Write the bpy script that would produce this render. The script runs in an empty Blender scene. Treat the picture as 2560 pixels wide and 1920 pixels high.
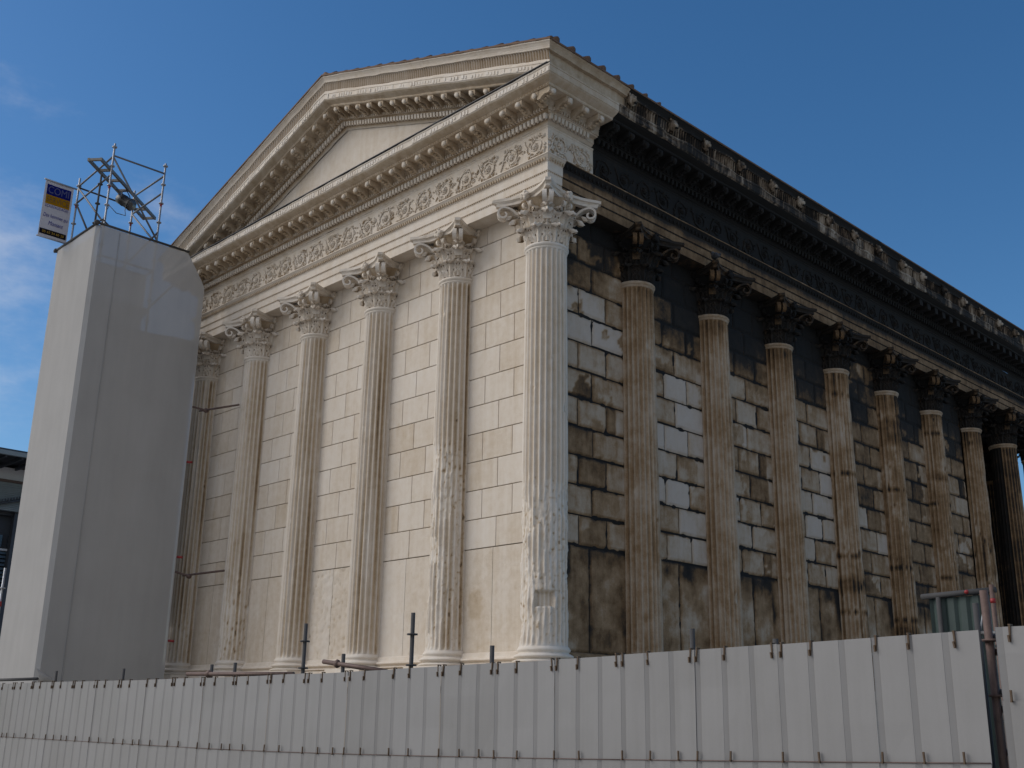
import bpy, bmesh, math, random
import numpy as np
from mathutils import Vector, Matrix, noise
PI = math.pi
R = math.radians
random.seed(7)
rng = np.random.default_rng(11)
S = bpy.context.scene

# ------------------------------------------------------------------ camera
cam = bpy.data.cameras.new("camera")
cam_o = bpy.data.objects.new("camera", cam)
S.collection.objects.link(cam_o)
CAM = Vector((12.347, -12.872, 1.600))
yaw, pitch, roll = 2.36722, 0.29614, 0.01639
f = Vector((math.cos(pitch) * math.cos(yaw), math.cos(pitch) * math.sin(yaw), math.sin(pitch)))
r0 = Vector((math.sin(yaw), -math.cos(yaw), 0))
u0 = r0.cross(f)
rv = math.cos(roll) * r0 + math.sin(roll) * u0
uv = -math.sin(roll) * r0 + math.cos(roll) * u0
cam_o.matrix_world = Matrix(((rv.x, uv.x, -f.x, CAM.x), (rv.y, uv.y, -f.y, CAM.y), (rv.z, uv.z, -f.z, CAM.z), (0, 0, 0, 1)))
cam.sensor_width = 36.0
cam.lens = 36.0 * 2748.8 / 2560.0
cam.clip_start = 0.1
cam.clip_end = 5000
S.camera = cam_o

# ------------------------------------------------------------------ light
S.view_settings.view_transform = 'Standard'
S.view_settings.look = 'None'
S.view_settings.gamma = 1.0
S.view_settings.exposure = 0.6
SUN_DIR = Vector((-0.74, -0.67, 0)).normalized()   # veiled sun in the west, off to the left of the picture
SUN_EL = R(36)
sd = Vector((SUN_DIR.x * math.cos(SUN_EL), SUN_DIR.y * math.cos(SUN_EL), math.sin(SUN_EL)))
sun = bpy.data.lights.new("sun", 'SUN')
sun.energy = 1.28
sun.angle = R(46)
sun.color = (1.0, 0.95, 0.88)
sun_o = bpy.data.objects.new("sun", sun)
sun_o.rotation_euler = sd.to_track_quat('Z', 'Y').to_euler()
sun_o.location = (0, 0, 60)
S.collection.objects.link(sun_o)

w = bpy.data.worlds.new("World")
S.world = w
w.use_nodes = True
nt = w.node_tree
nt.nodes.clear()
N = nt.nodes.new
L = nt.links.new


def wmath(op, a, b=None, c=None):
    n = N('ShaderNodeMath'); n.operation = op
    for i, v in enumerate((a, b, c)):
        if v is None: continue
        if isinstance(v, (int, float)): n.inputs[i].default_value = v
        else: L(v, n.inputs[i])
    return n.outputs[0]


out = N('ShaderNodeOutputWorld'); bg = N('ShaderNodeBackground')
sky = N('ShaderNodeTexSky'); sky.sky_type = 'NISHITA'; sky.sun_disc = False
sky.sun_elevation = SUN_EL
sky.sun_rotation = math.atan2(SUN_DIR.x, SUN_DIR.y)
sky.altitude = 50; sky.air_density = 1.0; sky.dust_density = 0.5; sky.ozone_density = 3.0
tc = N('ShaderNodeTexCoord')
mp = N('ShaderNodeMapping'); mp.inputs['Scale'].default_value = (1.0, 1.0, 2.2)
mp.inputs['Location'].default_value = (0.35, 1.9, 0.2)
L(tc.outputs['Generated'], mp.inputs[0])
nz = N('ShaderNodeTexNoise'); nz.inputs['Scale'].default_value = 2.6; nz.inputs['Detail'].default_value = 7; nz.inputs['Roughness'].default_value = 0.62
L(mp.outputs[0], nz.inputs['Vector'])
sep = N('ShaderNodeSeparateXYZ'); L(tc.outputs['Generated'], sep.inputs[0])
# unseen cloud bank added behind the camera as fill light, wisps low in the west
behind = wmath('MULTIPLY_ADD', sep.outputs[0], 0.20, wmath('MULTIPLY', sep.outputs[1], -0.98))
west = wmath('MULTIPLY_ADD', sep.outputs[0], -0.94, wmath('MULTIPLY', sep.outputs[1], 0.34))
wm = N('ShaderNodeMapRange'); wm.inputs[1].default_value = 0.76; wm.inputs[2].default_value = 0.93; wm.inputs[3].default_value = 0; wm.inputs[4].default_value = 0.25
L(west, wm.inputs[0])
bm_ = N('ShaderNodeMapRange'); bm_.inputs[1].default_value = -0.20; bm_.inputs[2].default_value = 0.7; bm_.inputs[3].default_value = -0.02; bm_.inputs[4].default_value = 0.46
L(behind, bm_.inputs[0])
cov = wmath('ADD', wm.outputs[0], bm_.outputs[0])
cl = N('ShaderNodeMapRange'); cl.interpolation_type = 'SMOOTHSTEP'
cl.inputs[1].default_value = 0.66; cl.inputs[2].default_value = 1.0; cl.inputs[3].default_value = 0; cl.inputs[4].default_value = 0.6
L(wmath('ADD', nz.outputs[0], cov), cl.inputs[0])
mix = N('ShaderNodeMixRGB'); L(cl.outputs[0], mix.inputs[0])
hs = N('ShaderNodeHueSaturation'); hs.inputs['Saturation'].default_value = 1.26; hs.inputs['Value'].default_value = 1.0
L(sky.outputs[0], hs.inputs['Color'])
L(hs.outputs[0], mix.inputs[1])
mix.inputs[2].default_value = (8.6, 8.1, 7.7, 1)
L(mix.outputs[0], bg.inputs[0]); bg.inputs[1].default_value = 0.073
L(bg.outputs[0], out.inputs[0])

# ------------------------------------------------------------------ helpers


def link(o, parent=None):
    S.collection.objects.link(o)
    if parent: o.parent = parent
    return o


def tag(o, label=None, cat=None, group=None, kind=None):
    if label: o['label'] = label
    if cat: o['category'] = cat
    if group: o['group'] = group
    if kind: o['kind'] = kind
    return o


def empty(name, loc=(0, 0, 0)):
    o = bpy.data.objects.new(name, None); o.location = loc; o.empty_display_size = 0.3
    return link(o)


class MB:
    def __init__(s): s.v = []; s.f = []; s.t = []; s.sm = []

    def add(s, V, F, tone=0.5, smooth=False):
        b = len(s.v); V = [tuple(map(float, p)) for p in V]
        s.v += V
        s.f += [tuple(i + b for i in q) for q in F]
        s.sm += [smooth] * len(F)
        if hasattr(tone, '__len__'): s.t += list(map(float, tone))
        else: s.t += [tone] * len(V)

    def box(s, c, d, tone=0.5, ax=None, taper=1.0):
        # c centre, d full sizes, ax = (x axis, y axis, z axis)
        ax = ax or ((1, 0, 0), (0, 1, 0), (0, 0, 1))
        A = [Vector(a) for a in ax]; c = Vector(c); V = []
        for k in (-1, 1):
            t = taper if k < 0 else 1.0
            for i, j in ((-1, -1), (1, -1), (1, 1), (-1, 1)):
                V.append(c + A[0] * (i * d[0] / 2 * t) + A[1] * (j * d[1] / 2 * t) + A[2] * (k * d[2] / 2))
        s.add(V, [(3, 2, 1, 0), (4, 5, 6, 7), (0, 1, 5, 4), (1, 2, 6, 5), (2, 3, 7, 6), (3, 0, 4, 7)], tone)

    def tube(s, pts, rad, n=8, tone=0.5, cap=True, smooth=True, flat=1.0, up=None):
        P = [Vector(p) for p in pts]; V = []; F = []
        rads = rad if hasattr(rad, '__len__') else [rad] * len(P)
        prev = None
        for i, p in enumerate(P):
            d = (P[min(i + 1, len(P) - 1)] - P[max(i - 1, 0)]).normalized()
            a = Vector(up) if up else (prev or (Vector((0, 0, 1)) if abs(d.z) < .9 else Vector((1, 0, 0))))
            x = (a - d * a.dot(d))
            if x.length < 1e-6: x = d.orthogonal()
            x.normalize(); y = d.cross(x); prev = x
            for k in range(n):
                q = 2 * PI * k / n
                V.append(p + x * (math.cos(q) * rads[i]) + y * (math.sin(q) * rads[i] * flat))
        for i in range(len(P) - 1):
            for k in range(n):
                k2 = (k + 1) % n
                F.append((i * n + k, i * n + k2, (i + 1) * n + k2, (i + 1) * n + k))
        if cap:
            F.append(tuple(range(n - 1, -1, -1))); F.append(tuple((len(P) - 1) * n + k for k in range(n)))
        s.add(V, F, tone, smooth)

    def grid(s, G, tone=0.5, smooth=False, flip=False, closed=False):
        # G: rows x cols array of points
        G = np.asarray(G, float); m, n = G.shape[:2]; F = []
        for i in range(m - 1):
            for j in range(n if closed else n - 1):
                j2 = (j + 1) % n
                q = (i * n + j, i * n + j2, (i + 1) * n + j2, (i + 1) * n + j)
                F.append(q[::-1] if flip else q)
        t = tone if not hasattr(tone, 'shape') else tone.reshape(-1)
        s.add(G.reshape(-1, 3), F, t, smooth)

    def blob(s, c, d, tone=0.5, n=6, m=4, ax=None, jit=0.0):
        V = []; F = []; ax = ax or ((1, 0, 0), (0, 1, 0), (0, 0, 1))
        A = [Vector(a) for a in ax]; c = Vector(c)
        for i in range(m + 1):
            th = PI * i / m
            for k in range(n):
                ph = 2 * PI * k / n
                j = 1 + (random.uniform(-jit, jit) if 0 < i < m else 0)
                V.append(c + (A[0] * (math.sin(th) * math.cos(ph) * d[0]) + A[1] * (math.sin(th) * math.sin(ph) * d[1]) + A[2] * (math.cos(th) * d[2])) * j)
        for i in range(m):
            for k in range(n):
                F.append((i * n + k, (i + 1) * n + k, (i + 1) * n + (k + 1) % n, i * n + (k + 1) % n))
        s.add(V, F, tone, True)

    def build(s, name, mat, parent=None):
        me = bpy.data.meshes.new(name)
        me.from_pydata(s.v, [], s.f)
        me.polygons.foreach_set('use_smooth', s.sm)
        a = me.attributes.new('tone', 'FLOAT', 'POINT'); a.data.foreach_set('value', s.t)
        me.materials.append(mat)
        me.update()
        return link(bpy.data.objects.new(name, me), parent)


def fn(x, y, z, s=1.0):
    return noise.noise(Vector((x * s, y * s, z * s)))


def fbm(x, y, z, s=1.0, o=3):
    v = 0; a = 1.0; t = 0
    for _ in range(o):
        v += a * noise.noise(Vector((x * s, y * s, z * s))); t += a; a *= .5; s *= 2.03
    return v / t

# ------------------------------------------------------------------ materials


class Mat:
    def __init__(s, name):
        s.m = bpy.data.materials.new(name); s.m.use_nodes = True
        s.nt = s.m.node_tree; s.nt.nodes.clear()
        s.out = s.n('ShaderNodeOutputMaterial'); s.b = s.n('ShaderNodeBsdfPrincipled')
        s.l(s.b.outputs[0], s.out.inputs[0])
        s.tc = s.n('ShaderNodeTexCoord')

    def n(s, t): return s.nt.nodes.new(t)
    def l(s, a, b): s.nt.links.new(a, b)

    def inp(s, sock, v):
        if isinstance(v, (int, float)): sock.default_value = v
        elif isinstance(v, tuple): sock.default_value = v if len(v) == 4 or len(sock.default_value) == 3 else v + (1,)
        else: s.l(v, sock)

    def noise(s, scale, detail=4, rough=.55, vec=(1, 1, 1), coord='Object'):
        mp = s.n('ShaderNodeMapping'); mp.inputs['Scale'].default_value = vec
        s.l(s.tc.outputs[coord], mp.inputs[0])
        t = s.n('ShaderNodeTexNoise'); t.inputs['Scale'].default_value = scale; t.inputs['Detail'].default_value = detail; t.inputs['Roughness'].default_value = rough
        s.l(mp.outputs[0], t.inputs['Vector']); return t.outputs[0]

    def math(s, op, a, b=0.0, c=0.0, clamp=False):
        t = s.n('ShaderNodeMath'); t.operation = op; t.use_clamp = clamp
        s.inp(t.inputs[0], a); s.inp(t.inputs[1], b); s.inp(t.inputs[2], c); return t.outputs[0]

    def rng(s, v, a, b, c=0.0, d=1.0):
        t = s.n('ShaderNodeMapRange'); s.inp(t.inputs[0], v)
        for i, q in enumerate((a, b, c, d)): t.inputs[i + 1].default_value = q
        return t.outputs[0]

    def ramp(s, v, stops, interp='LINEAR'):
        t = s.n('ShaderNodeValToRGB'); s.l(v, t.inputs[0]); e = t.color_ramp.elements; t.color_ramp.interpolation = interp
        while len(e) < len(stops): e.new(0.5)
        for q, (p, c) in zip(e, stops): q.position = p; q.color = tuple(c) + (1,)
        return t.outputs[0]

    def mix(s, fac, a, b):
        t = s.n('ShaderNodeMixRGB'); s.inp(t.inputs[0], fac); s.inp(t.inputs[1], a); s.inp(t.inputs[2], b); return t.outputs[0]

    def bump(s, h, dist=.01, strength=.5):
        t = s.n('ShaderNodeBump'); t.inputs['Strength'].default_value = strength; t.inputs['Distance'].default_value = dist
        s.l(h, t.inputs['Height']); s.l(t.outputs[0], s.b.inputs['Normal'])

    def attr(s, name='tone'):
        t = s.n('ShaderNodeAttribute'); t.attribute_name = name; return t.outputs['Fac']

    def fin(s, col, rough=.9, metal=0.0):
        s.inp(s.b.inputs['Base Color'], col); s.inp(s.b.inputs['Roughness'], rough); s.b.inputs['Metallic'].default_value = metal
        return s.m


def clean_stone():
    m = Mat('cleaned_limestone')
    t = m.attr()
    n1 = m.noise(.9, 5); n2 = m.noise(7, 5, .6); n3 = m.noise(1.2, 4, .6, (5, 5, .35)); n4 = m.noise(60, 3, .6)
    v = m.math('ADD', t, m.math('MULTIPLY', m.math('SUBTRACT', n1, .5), .26))
    v = m.math('ADD', v, m.math('MULTIPLY', m.math('SUBTRACT', n2, .5), .32))
    v = m.math('ADD', v, m.math('MULTIPLY', m.math('SUBTRACT', n3, .5), .30))
    v = m.math('ADD', v, m.math('MULTIPLY', m.math('SUBTRACT', n4, .5), .22), clamp=True)
    c = m.ramp(v, [(0, (.12, .08, .045)), (.2, (.33, .235, .14)), (.4, (.50, .405, .295)), (.6, (.62, .545, .455)), (.8, (.68, .625, .555)), (1, (.73, .685, .625))])
    h = m.math('ADD', m.math('MULTIPLY', n2, .8), n4)
    m.bump(h, .006, .6)
    return m.fin(c, .9)


def sooty_stone():
    m = Mat('soot_blackened_limestone')
    t = m.attr()
    n1 = m.noise(1.3, 6, .6); n2 = m.noise(6, 6, .65); n3 = m.noise(1.0, 5, .6, (9, 9, .5)); n4 = m.noise(45, 3, .6)
    v = m.math('ADD', t, m.math('MULTIPLY', m.math('SUBTRACT', n1, .5), .48))
    v = m.math('ADD', v, m.math('MULTIPLY', m.math('SUBTRACT', n2, .5), .36))
    v = m.math('ADD', v, m.math('MULTIPLY', m.math('SUBTRACT', n3, .5), .22))
    v = m.math('ADD', v, m.math('MULTIPLY', m.math('SUBTRACT', n4, .5), .16), clamp=True)
    c = m.ramp(v, [(0, (.005, .0045, .004)), (.2, (.022, .016, .011)), (.34, (.135, .078, .034)), (.50, (.275, .180, .098)), (.64, (.40, .315, .228)), (.82, (.475, .40, .33)), (1, (.51, .445, .385))])
    h = m.math('ADD', n2, m.math('MULTIPLY', n4, .6))
    m.bump(h, .008, .6)
    return m.fin(c, .92)


def stained_eave():
    # black crust with pale washed patches and vertical runs
    m = Mat('washed_eave_limestone')
    t = m.attr()
    n1 = m.noise(1.0, 4, .55, (2.4, 2.4, .5)); n2 = m.noise(2.0, 4, .6, (7, 7, .5)); n3 = m.noise(12, 5, .6)
    v = m.math('ADD', m.math('MULTIPLY', m.math('SUBTRACT', n1, .5), 2.6), m.math('MULTIPLY', m.math('SUBTRACT', n2, .5), 1.5))
    v = m.math('ADD', v, m.math('MULTIPLY', m.math('SUBTRACT', n3, .5), .8))
    v = m.math('ADD', v, t, clamp=True)
    c = m.ramp(v, [(0, (.008, .007, .006)), (.3, (.03, .022, .015)), (.55, (.15, .11, .075)), (.75, (.26, .21, .155)), (1, (.38, .33, .265))])
    m.bump(n3, .01, .5)
    return m.fin(c, .92)


def simple(name, col, rough=.6, metal=0.0, var=.15, scale=6, bump=0.0):
    m = Mat(name)
    n = m.noise(scale, 5, .6); n2 = m.noise(scale * 9, 3, .6)
    k = m.math('ADD', m.math('MULTIPLY', m.math('SUBTRACT', n, .5), var * 2), m.math('MULTIPLY', m.math('SUBTRACT', n2, .5), var))
    k = m.math('ADD', k, 1.0)
    hsv = m.n('ShaderNodeHueSaturation'); hsv.inputs['Color'].default_value = col + (1,); m.l(k, hsv.inputs['Value'])
    if bump: m.bump(n2, bump, .5)
    return m.fin(hsv.outputs[0], rough, metal)


M_CLEAN = clean_stone()
M_SOOT = sooty_stone()
M_EAVE = stained_eave()
M_TILE = simple('weathered_roof_tile', (.14, .085, .055), .9, 0, .5, 5, .004)
M_LEAD = simple('lead_flashing', (.035, .036, .042), .6, .0, .3, 8)
M_STEEL = simple('galvanised_steel', (.34, .35, .37), .45, .5, .3, 14)
M_DULL = simple('dull_galvanised_tube', (.15, .15, .155), .55, .35, .3, 14)
M_RUST = simple('rusty_scaffold_tube', (.13, .085, .07), .65, .3, .5, 18, .001)
M_DARKTUBE = simple('dark_scaffold_tube', (.055, .053, .053), .85, .0, .3, 14)
M_RED = simple('red_coupler_paint', (.28, .02, .02), .5, 0, .2, 20)
M_BLACK = simple('black_lamp_housing', (.012, .013, .014), .38, 0, .2, 20)
M_ALU = simple('aluminium_beam', (.20, .185, .16), .5, .35, .25, 10)
M_CLIP = simple('brown_clip', (.085, .05, .025), .6, .1, .4, 30)
M_GREEN = simple('green_sheet', (.032, .052, .047), .6, 0, .25, 5)
M_GROUND = simple('pale_stone_paving', (.36, .33, .29), .9, 0, .25, .8, .004)
M_WHITEW = simple('white_building_panel', (.55, .56, .57), .7, 0, .1, 2)
M_LOUVRE = simple('grey_louvre', (.23, .25, .25), .6, .2, .15, 3)
M_DGREY = simple('dark_building_steel', (.05, .055, .065), .6, .2, .2, 3)
M_PIGEON = simple('pigeon_feathers', (.07, .075, .085), .8, 0, .4, 30)


def fence_paint():
    m = Mat('white_painted_sheet')
    n = m.noise(1.2, 5, .6); n2 = m.noise(2.2, 4, .6, (6, 6, .35)); n3 = m.noise(70, 2)
    v = m.math('ADD', m.math('MULTIPLY', n, .5), m.math('ADD', m.math('MULTIPLY', n2, .4), m.math('MULTIPLY', n3, .1)))
    v = m.math('ADD', v, m.math('MULTIPLY', m.math('SUBTRACT', m.attr(), .5), .22))
    c = m.ramp(v, [(.25, (.195, .188, .181)), (.5, (.228, .221, .215)), (.75, (.25, .243, .238))])
    m.bump(m.noise(2.5, 3), .01, .15)
    return m.fin(c, m.rng(n, .3, .7, .42, .6))


M_FENCE = fence_paint()


def netting():
    m = Mat('white_scaffold_netting')
    n = m.noise(1.1, 4, .6); n3 = m.noise(1.5, 4, .6, (3, 3, .3))
    c = m.ramp(m.math('ADD', m.math('MULTIPLY', n, .5), m.math('MULTIPLY', n3, .5)), [(.3, (.40, .388, .372)), (.7, (.455, .442, .425))])
    m.nt.nodes.remove(m.b)
    d = m.n('ShaderNodeBsdfDiffuse'); t = m.n('ShaderNodeBsdfTranslucent'); tr = m.n('ShaderNodeBsdfTransparent')
    m.l(c, d.inputs[0]); m.l(c, t.inputs[0])
    a = m.n('ShaderNodeMixShader'); a.inputs[0].default_value = .09; m.l(d.outputs[0], a.inputs[1]); m.l(t.outputs[0], a.inputs[2])
    b = m.n('ShaderNodeMixShader'); b.inputs[0].default_value = .06; m.l(a.outputs[0], b.inputs[1]); m.l(tr.outputs[0], b.inputs[2])
    bp = m.n('ShaderNodeBump'); bp.inputs['Distance'].default_value = .03; bp.inputs['Strength'].default_value = .35
    m.l(m.noise(1.6, 3, .5, (1, 1, .35)), bp.inputs['Height']); m.l(bp.outputs[0], d.inputs['Normal'])
    m.l(b.outputs[0], m.out.inputs[0])
    return m.m


M_NET = netting()

# ------------------------------------------------------------------ ground
mb = MB()
mb.add([(-900, -900, 0), (900, -900, 0), (900, 900, 0), (-900, 900, 0)], [(0, 1, 2, 3)])
tag(mb.build('ground', M_GROUND), kind='structure')

# ------------------------------------------------------------------ temple
SR, SF = 2.3006, 2.4301                 # column spacing on the rear and on the flank
W5, L10 = 5 * SR, 10 * SF               # axis rectangle x in [-W5,0], y in [0,L10]
ZS, ZA, ZARCH = 2.27, 9.52, 10.45       # stylobate, astragal, architrave underside
MID = -W5 / 2
SLOPE = .338
T = empty('roman_temple')
tag(T, 'Roman temple with fluted columns, a cleaned pale gable end and a soot blackened long side', 'temple')

# path pieces: (start, end, outward normal); offset o is applied as o*normal, mitred at the corners
RECT = [(-W5, 0), (0, 0), (0, L10), (-W5, L10)]


def corner_pt(i, o):
    x, y = RECT[i % 4]
    return (x + (o if x == 0 else -o), y + (o if y > 0 else -o))


def path_sections(kind, o, step):
    """list of polylines (x,y) at offset o. kind: rear / flank(y0,y1) / ..."""
    raise NotImplementedError


def seg_points(a, b, step):
    a = np.array(a, float); b = np.array(b, float); n = max(1, int(round(np.linalg.norm(b - a) / step)))
    return [tuple(a + (b - a) * k / n) for k in range(n + 1)]


def sweep(mb, prof, ends, step=.2, jit=0.0, tone=.5, zfun=None, smooth=False):
    """prof: list of (o, z[, tone]); ends(o) -> list of polyline corner points at that offset."""
    rows = []; tn = []
    ref = ends(prof[0][0])
    for p in prof:
        o, z = p[0], p[1]
        c = ends(o); line = []
        for k in range(len(c) - 1):
            n = max(1, int(round(math.dist(ref[k], ref[k + 1]) / step)))
            for q in range(n + (1 if k == len(c) - 2 else 0)):
                line.append((c[k][0] + (c[k + 1][0] - c[k][0]) * q / n, c[k][1] + (c[k + 1][1] - c[k][1]) * q / n))
        row = []
        for (x, y) in line:
            j = jit * (fbm(x + 3 * o, y, z * 3, 2.3, 3)) if jit else 0
            zz = z + j * .8
            if zfun: zz += zfun(x)
            # push outward
            nx = 1 if (y >= -.9 and x > 0) else 0
            row.append((x + (j if nx else 0), y - (0 if nx else j), zz))
        rows.append(row); tn.append([p[2] if len(p) > 2 else tone] * len(row))
    mb.grid(np.array(rows), np.array(tn), smooth, flip=False)


def rear_run(y_end):
    # west flank (short), rear, then along the east flank to y_end
    def e(o): return [(-W5 - o, 8.0), corner_pt(0, o), corner_pt(1, o), (o, y_end)]
    return e


def flank_run(y0):
    def e(o): return [(o, y0), corner_pt(2, o), corner_pt(3, o), (-W5 - o, 8.0)]
    return e


def along(x0y0, x1y1, normal, pitch):
    """yield point, tangent, normal for repeats along a straight run"""
    a = Vector((*x0y0, 0)); b = Vector((*x1y1, 0)); L_ = (b - a).length; n = max(1, int(round(L_ / pitch))); t = (b - a).normalized()
    for k in range(n):
        yield a + t * (L_ * (k + .5) / n), t, Vector((*normal, 0))


# ---- podium and steps
mb = MB()
o = .62
mb.grid(np.array([[(x, y, z) for (x, y) in [corner_pt(i, oo) for i in range(5)]] for (oo, z) in ((.85, 0), (.85, .3), (.72, .42), (.72, 2.0), (.85, 2.1), (.85, 2.27), (-1.0, 2.27))]), .5)
# south-facing part is the cleaned one
mb.build('podium', M_CLEAN, T)

# ---- cella walls
CELLA_END = 7 * SF + .05
COURSES = [4.40 + .5165 * k for k in range(12)] + [ZARCH + .02]


def block(mb, axis, a0, a1, z0, z1, tone, g, gz, depth=.02, nrm=1):
    """one ashlar block: front face with sunk margins. axis 'x' = rear wall (y=0, facing -y), 'y' = flank (x=0, facing +x)"""
    ins = .006
    out = []
    for (d, e) in ((depth, 0), (depth * .25, 0), (0, ins)):
        for (p, q) in ((a0 + g + e, z0 + gz + e), (a1 - g - e, z0 + gz + e), (a1 - g - e, z1 - e), (a0 + g + e, z1 - e)):
            out.append((p, d, q) if axis == 'x' else (-d, p, q))
    F = []
    for i in range(2):
        for k in range(4):
            k2 = (k + 1) % 4
            F.append((i * 4 + k, i * 4 + k2, i * 4 + 4 + k2, i * 4 + 4 + k))
    F.append((8, 9, 10, 11))
    mb.add(out, F, tone)


def joints(lo, hi, course, sp, jit=.02):
    """joint positions along a wall: odd courses at bay centres, even ones paired about them"""
    xs = [lo]
    nb = int(round((hi - lo) / sp)) + 1
    for i in range(nb):
        c = lo + sp * (i + .5)
        if course % 2: xs += [c + random.uniform(-jit, jit)]
        else: xs += [c - .37 + random.uniform(-jit, jit), c + .37 + random.uniform(-jit, jit)]
        xs.append(lo + sp * (i + 1))
    return sorted(set(x for x in xs if lo <= x < hi - .02)) + [hi]


# rear wall
wall = MB()
wall.add([(-W5, .022, ZS), (0.0, .022, ZS), (0.0, .022, ZARCH + .3), (-W5, .022, ZARCH + .3)], [(0, 1, 2, 3)], .12)
zz = [ZS + .36] + COURSES
for c in range(len(zz) - 1):
    if c == 0: js = sorted([-W5] + [-(i + .52) * SR + random.uniform(-.04, .04) for i in range(5)] + [-(i) * SR for i in range(5)])
    else: js = joints(-W5, 0, c, SR)
    for a, b in zip(js[:-1], js[1:]):
        tn = .58 + random.uniform(-.06, .06) - (.05 if random.random() < .08 else 0)
        if c == 0:
            amp = .026 if -6.6 < (a + b) / 2 < -4.9 else .006
            nx_, nz_ = int((b - a) / .03), int((zz[1] - zz[0]) / .03)
            G = []; TN = []
            for q in range(nz_ + 1):
                row = []
                for p_ in range(nx_ + 1):
                    X = a + .004 + (b - a - .008) * p_ / nx_; Z = zz[0] + .01 + (zz[1] - zz[0] - .012) * q / nz_
                    h_ = fbm(X, 0, Z, 6, 4); pit = max(0, noise.noise(Vector((X * 16, 3, Z * 13))) - .30)
                    row.append((X, .002 - amp * (h_ + .2) + amp * 2.2 * pit, Z)); TN.append(tn - (.5 if amp > .01 else .15) * pit - (.12 * max(0, min(1, (.05 - (X + 1.62) ** 2 - (Z - 3.45) ** 2 * .6) * 40 + fbm(X, 1, Z, 9, 2)))))
                G.append(row)
            wall.grid(np.array(G), np.array(TN), True); continue
        block(wall, 'x', a, b, zz[c], zz[c + 1], tn, .005, .013)
wall.build('cella_wall', M_CLEAN, T)

def rough_block(mb, a, b, z0, z1, tn, g, gz, c, bay):
    """weathered ashlar of the long side: chipped edges, peeling pale skin, runs of soot"""
    nu = max(3, int((b - a) / .055)); nv = max(4, int((z1 - z0) / .055))
    G = []; TN = []
    for q in range(nv + 1):
        row = []
        for p_ in range(nu + 1):
            Y = a + g + (b - a - 2 * g) * p_ / nu; Z = z0 + gz + (z1 - z0 - gz) * q / nv
            ed = min(Y - a - g, b - g - Y, Z - z0 - gz, z1 - Z)
            chip = max(0, fbm(1, Y * 1.0, Z, 5.5, 3) + .02) * (.07 if ed < .03 else .012)
            X = -.004 - (.018 if ed < .001 else 0) - chip + .006 * fn(2, Y, Z, 7)
            n_lo = fbm(5, Y, Z, .75, 4); n_md = fbm(9, Y, Z, 2.6, 3)
            t = tn
            if c > 0:
                if tn > .56 and n_lo + .5 * n_md > (.36 if bay in (1, 3) else .10): t = .50 + .25 * n_md       # pale skin gone, brown beneath
                if .3 < tn <= .56 and n_lo + .6 * n_md < -.27: t = .64 + .2 * n_md                              # remnant pale skin
                d = z1 - Z
                run = max(0, noise.noise(Vector((3, Y * 7, Z * .6))) + .05)
                t -= .24 * run * math.exp(-d / .14)
                dc = abs(Y - round(Y / SF) * SF)
                if dc < .56 and tn < .62 and c < 10: t = max(t, .58 + .35 * n_md)
            else:
                t = .47 + .34 * n_lo + .26 * n_md
                if Z > 4.05: t -= (.10 + .5 * max(0, fn(4, Y, Z, 3))) * (Z - 4.05) / .35
                if Z < 2.95: t += .12 * (2.95 - Z) / .3
                dc = abs(Y - round(Y / SF) * SF)
                if dc < .62: t -= .55 * max(0, fn(7, Y * 2, Z, 1.1) + .12)
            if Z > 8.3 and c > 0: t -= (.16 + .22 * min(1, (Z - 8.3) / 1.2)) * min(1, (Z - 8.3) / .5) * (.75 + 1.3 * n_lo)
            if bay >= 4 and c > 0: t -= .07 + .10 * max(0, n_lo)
            if ed < .001: t -= .16
            row.append((X, Y, Z)); TN.append(t)
        G.append(row)
    mb.grid(np.array(G), np.array(TN), False)
    # returns into the joints
    G = np.array(G)
    for ln, fl in ((G[0], False), (G[-1], True), (G[:, 0], True), (G[:, -1], False)):
        bk = ln.copy(); bk[:, 0] = -.032
        mb.grid(np.array([bk, ln]), .22, False, flip=fl)


# flank wall, block by block tones as in the photograph: pale scrubbed blocks among brown and black ones
wall = MB()
wall.add([(-.03, 0, ZS), (-.03, CELLA_END, ZS), (-.03, CELLA_END, ZARCH + .3), (-.03, 0, ZARCH + .3)], [(0, 1, 2, 3)], .0)
BAY = {0: [0.46, 0.63, 0.52, 0.50, 0.62, 0.56, 0.56, 0.66, 0.85, 0.85, 0.60, 0.48, 0.05],
       1: [0.43, 0.78, 0.81, 0.81, 0.81, 0.81, 0.84, 0.81, 0.63, 0.52, 0.44, 0.16, 0.06],
       2: [0.43, 0.62, 0.74, 0.75, 0.69, 0.66, 0.73, 0.63, 0.58, 0.51, 0.39, 0.14, 0.06],
       3: [0.46, 0.74, 0.78, 0.79, 0.78, 0.76, 0.72, 0.63, 0.57, 0.50, 0.43, 0.16, 0.06],
       4: [0.42, 0.66, 0.68, 0.76, 0.76, 0.68, 0.64, 0.57, 0.52, 0.50, 0.44, 0.38, 0.06],
       5: [0.41, 0.54, 0.56, 0.51, 0.54, 0.52, 0.57, 0.52, 0.51, 0.48, 0.44, 0.18, 0.06],
       6: [0.44, 0.62, 0.60, 0.73, 0.74, 0.62, 0.58, 0.52, 0.54, 0.51, 0.44, 0.18, 0.06]}
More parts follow.
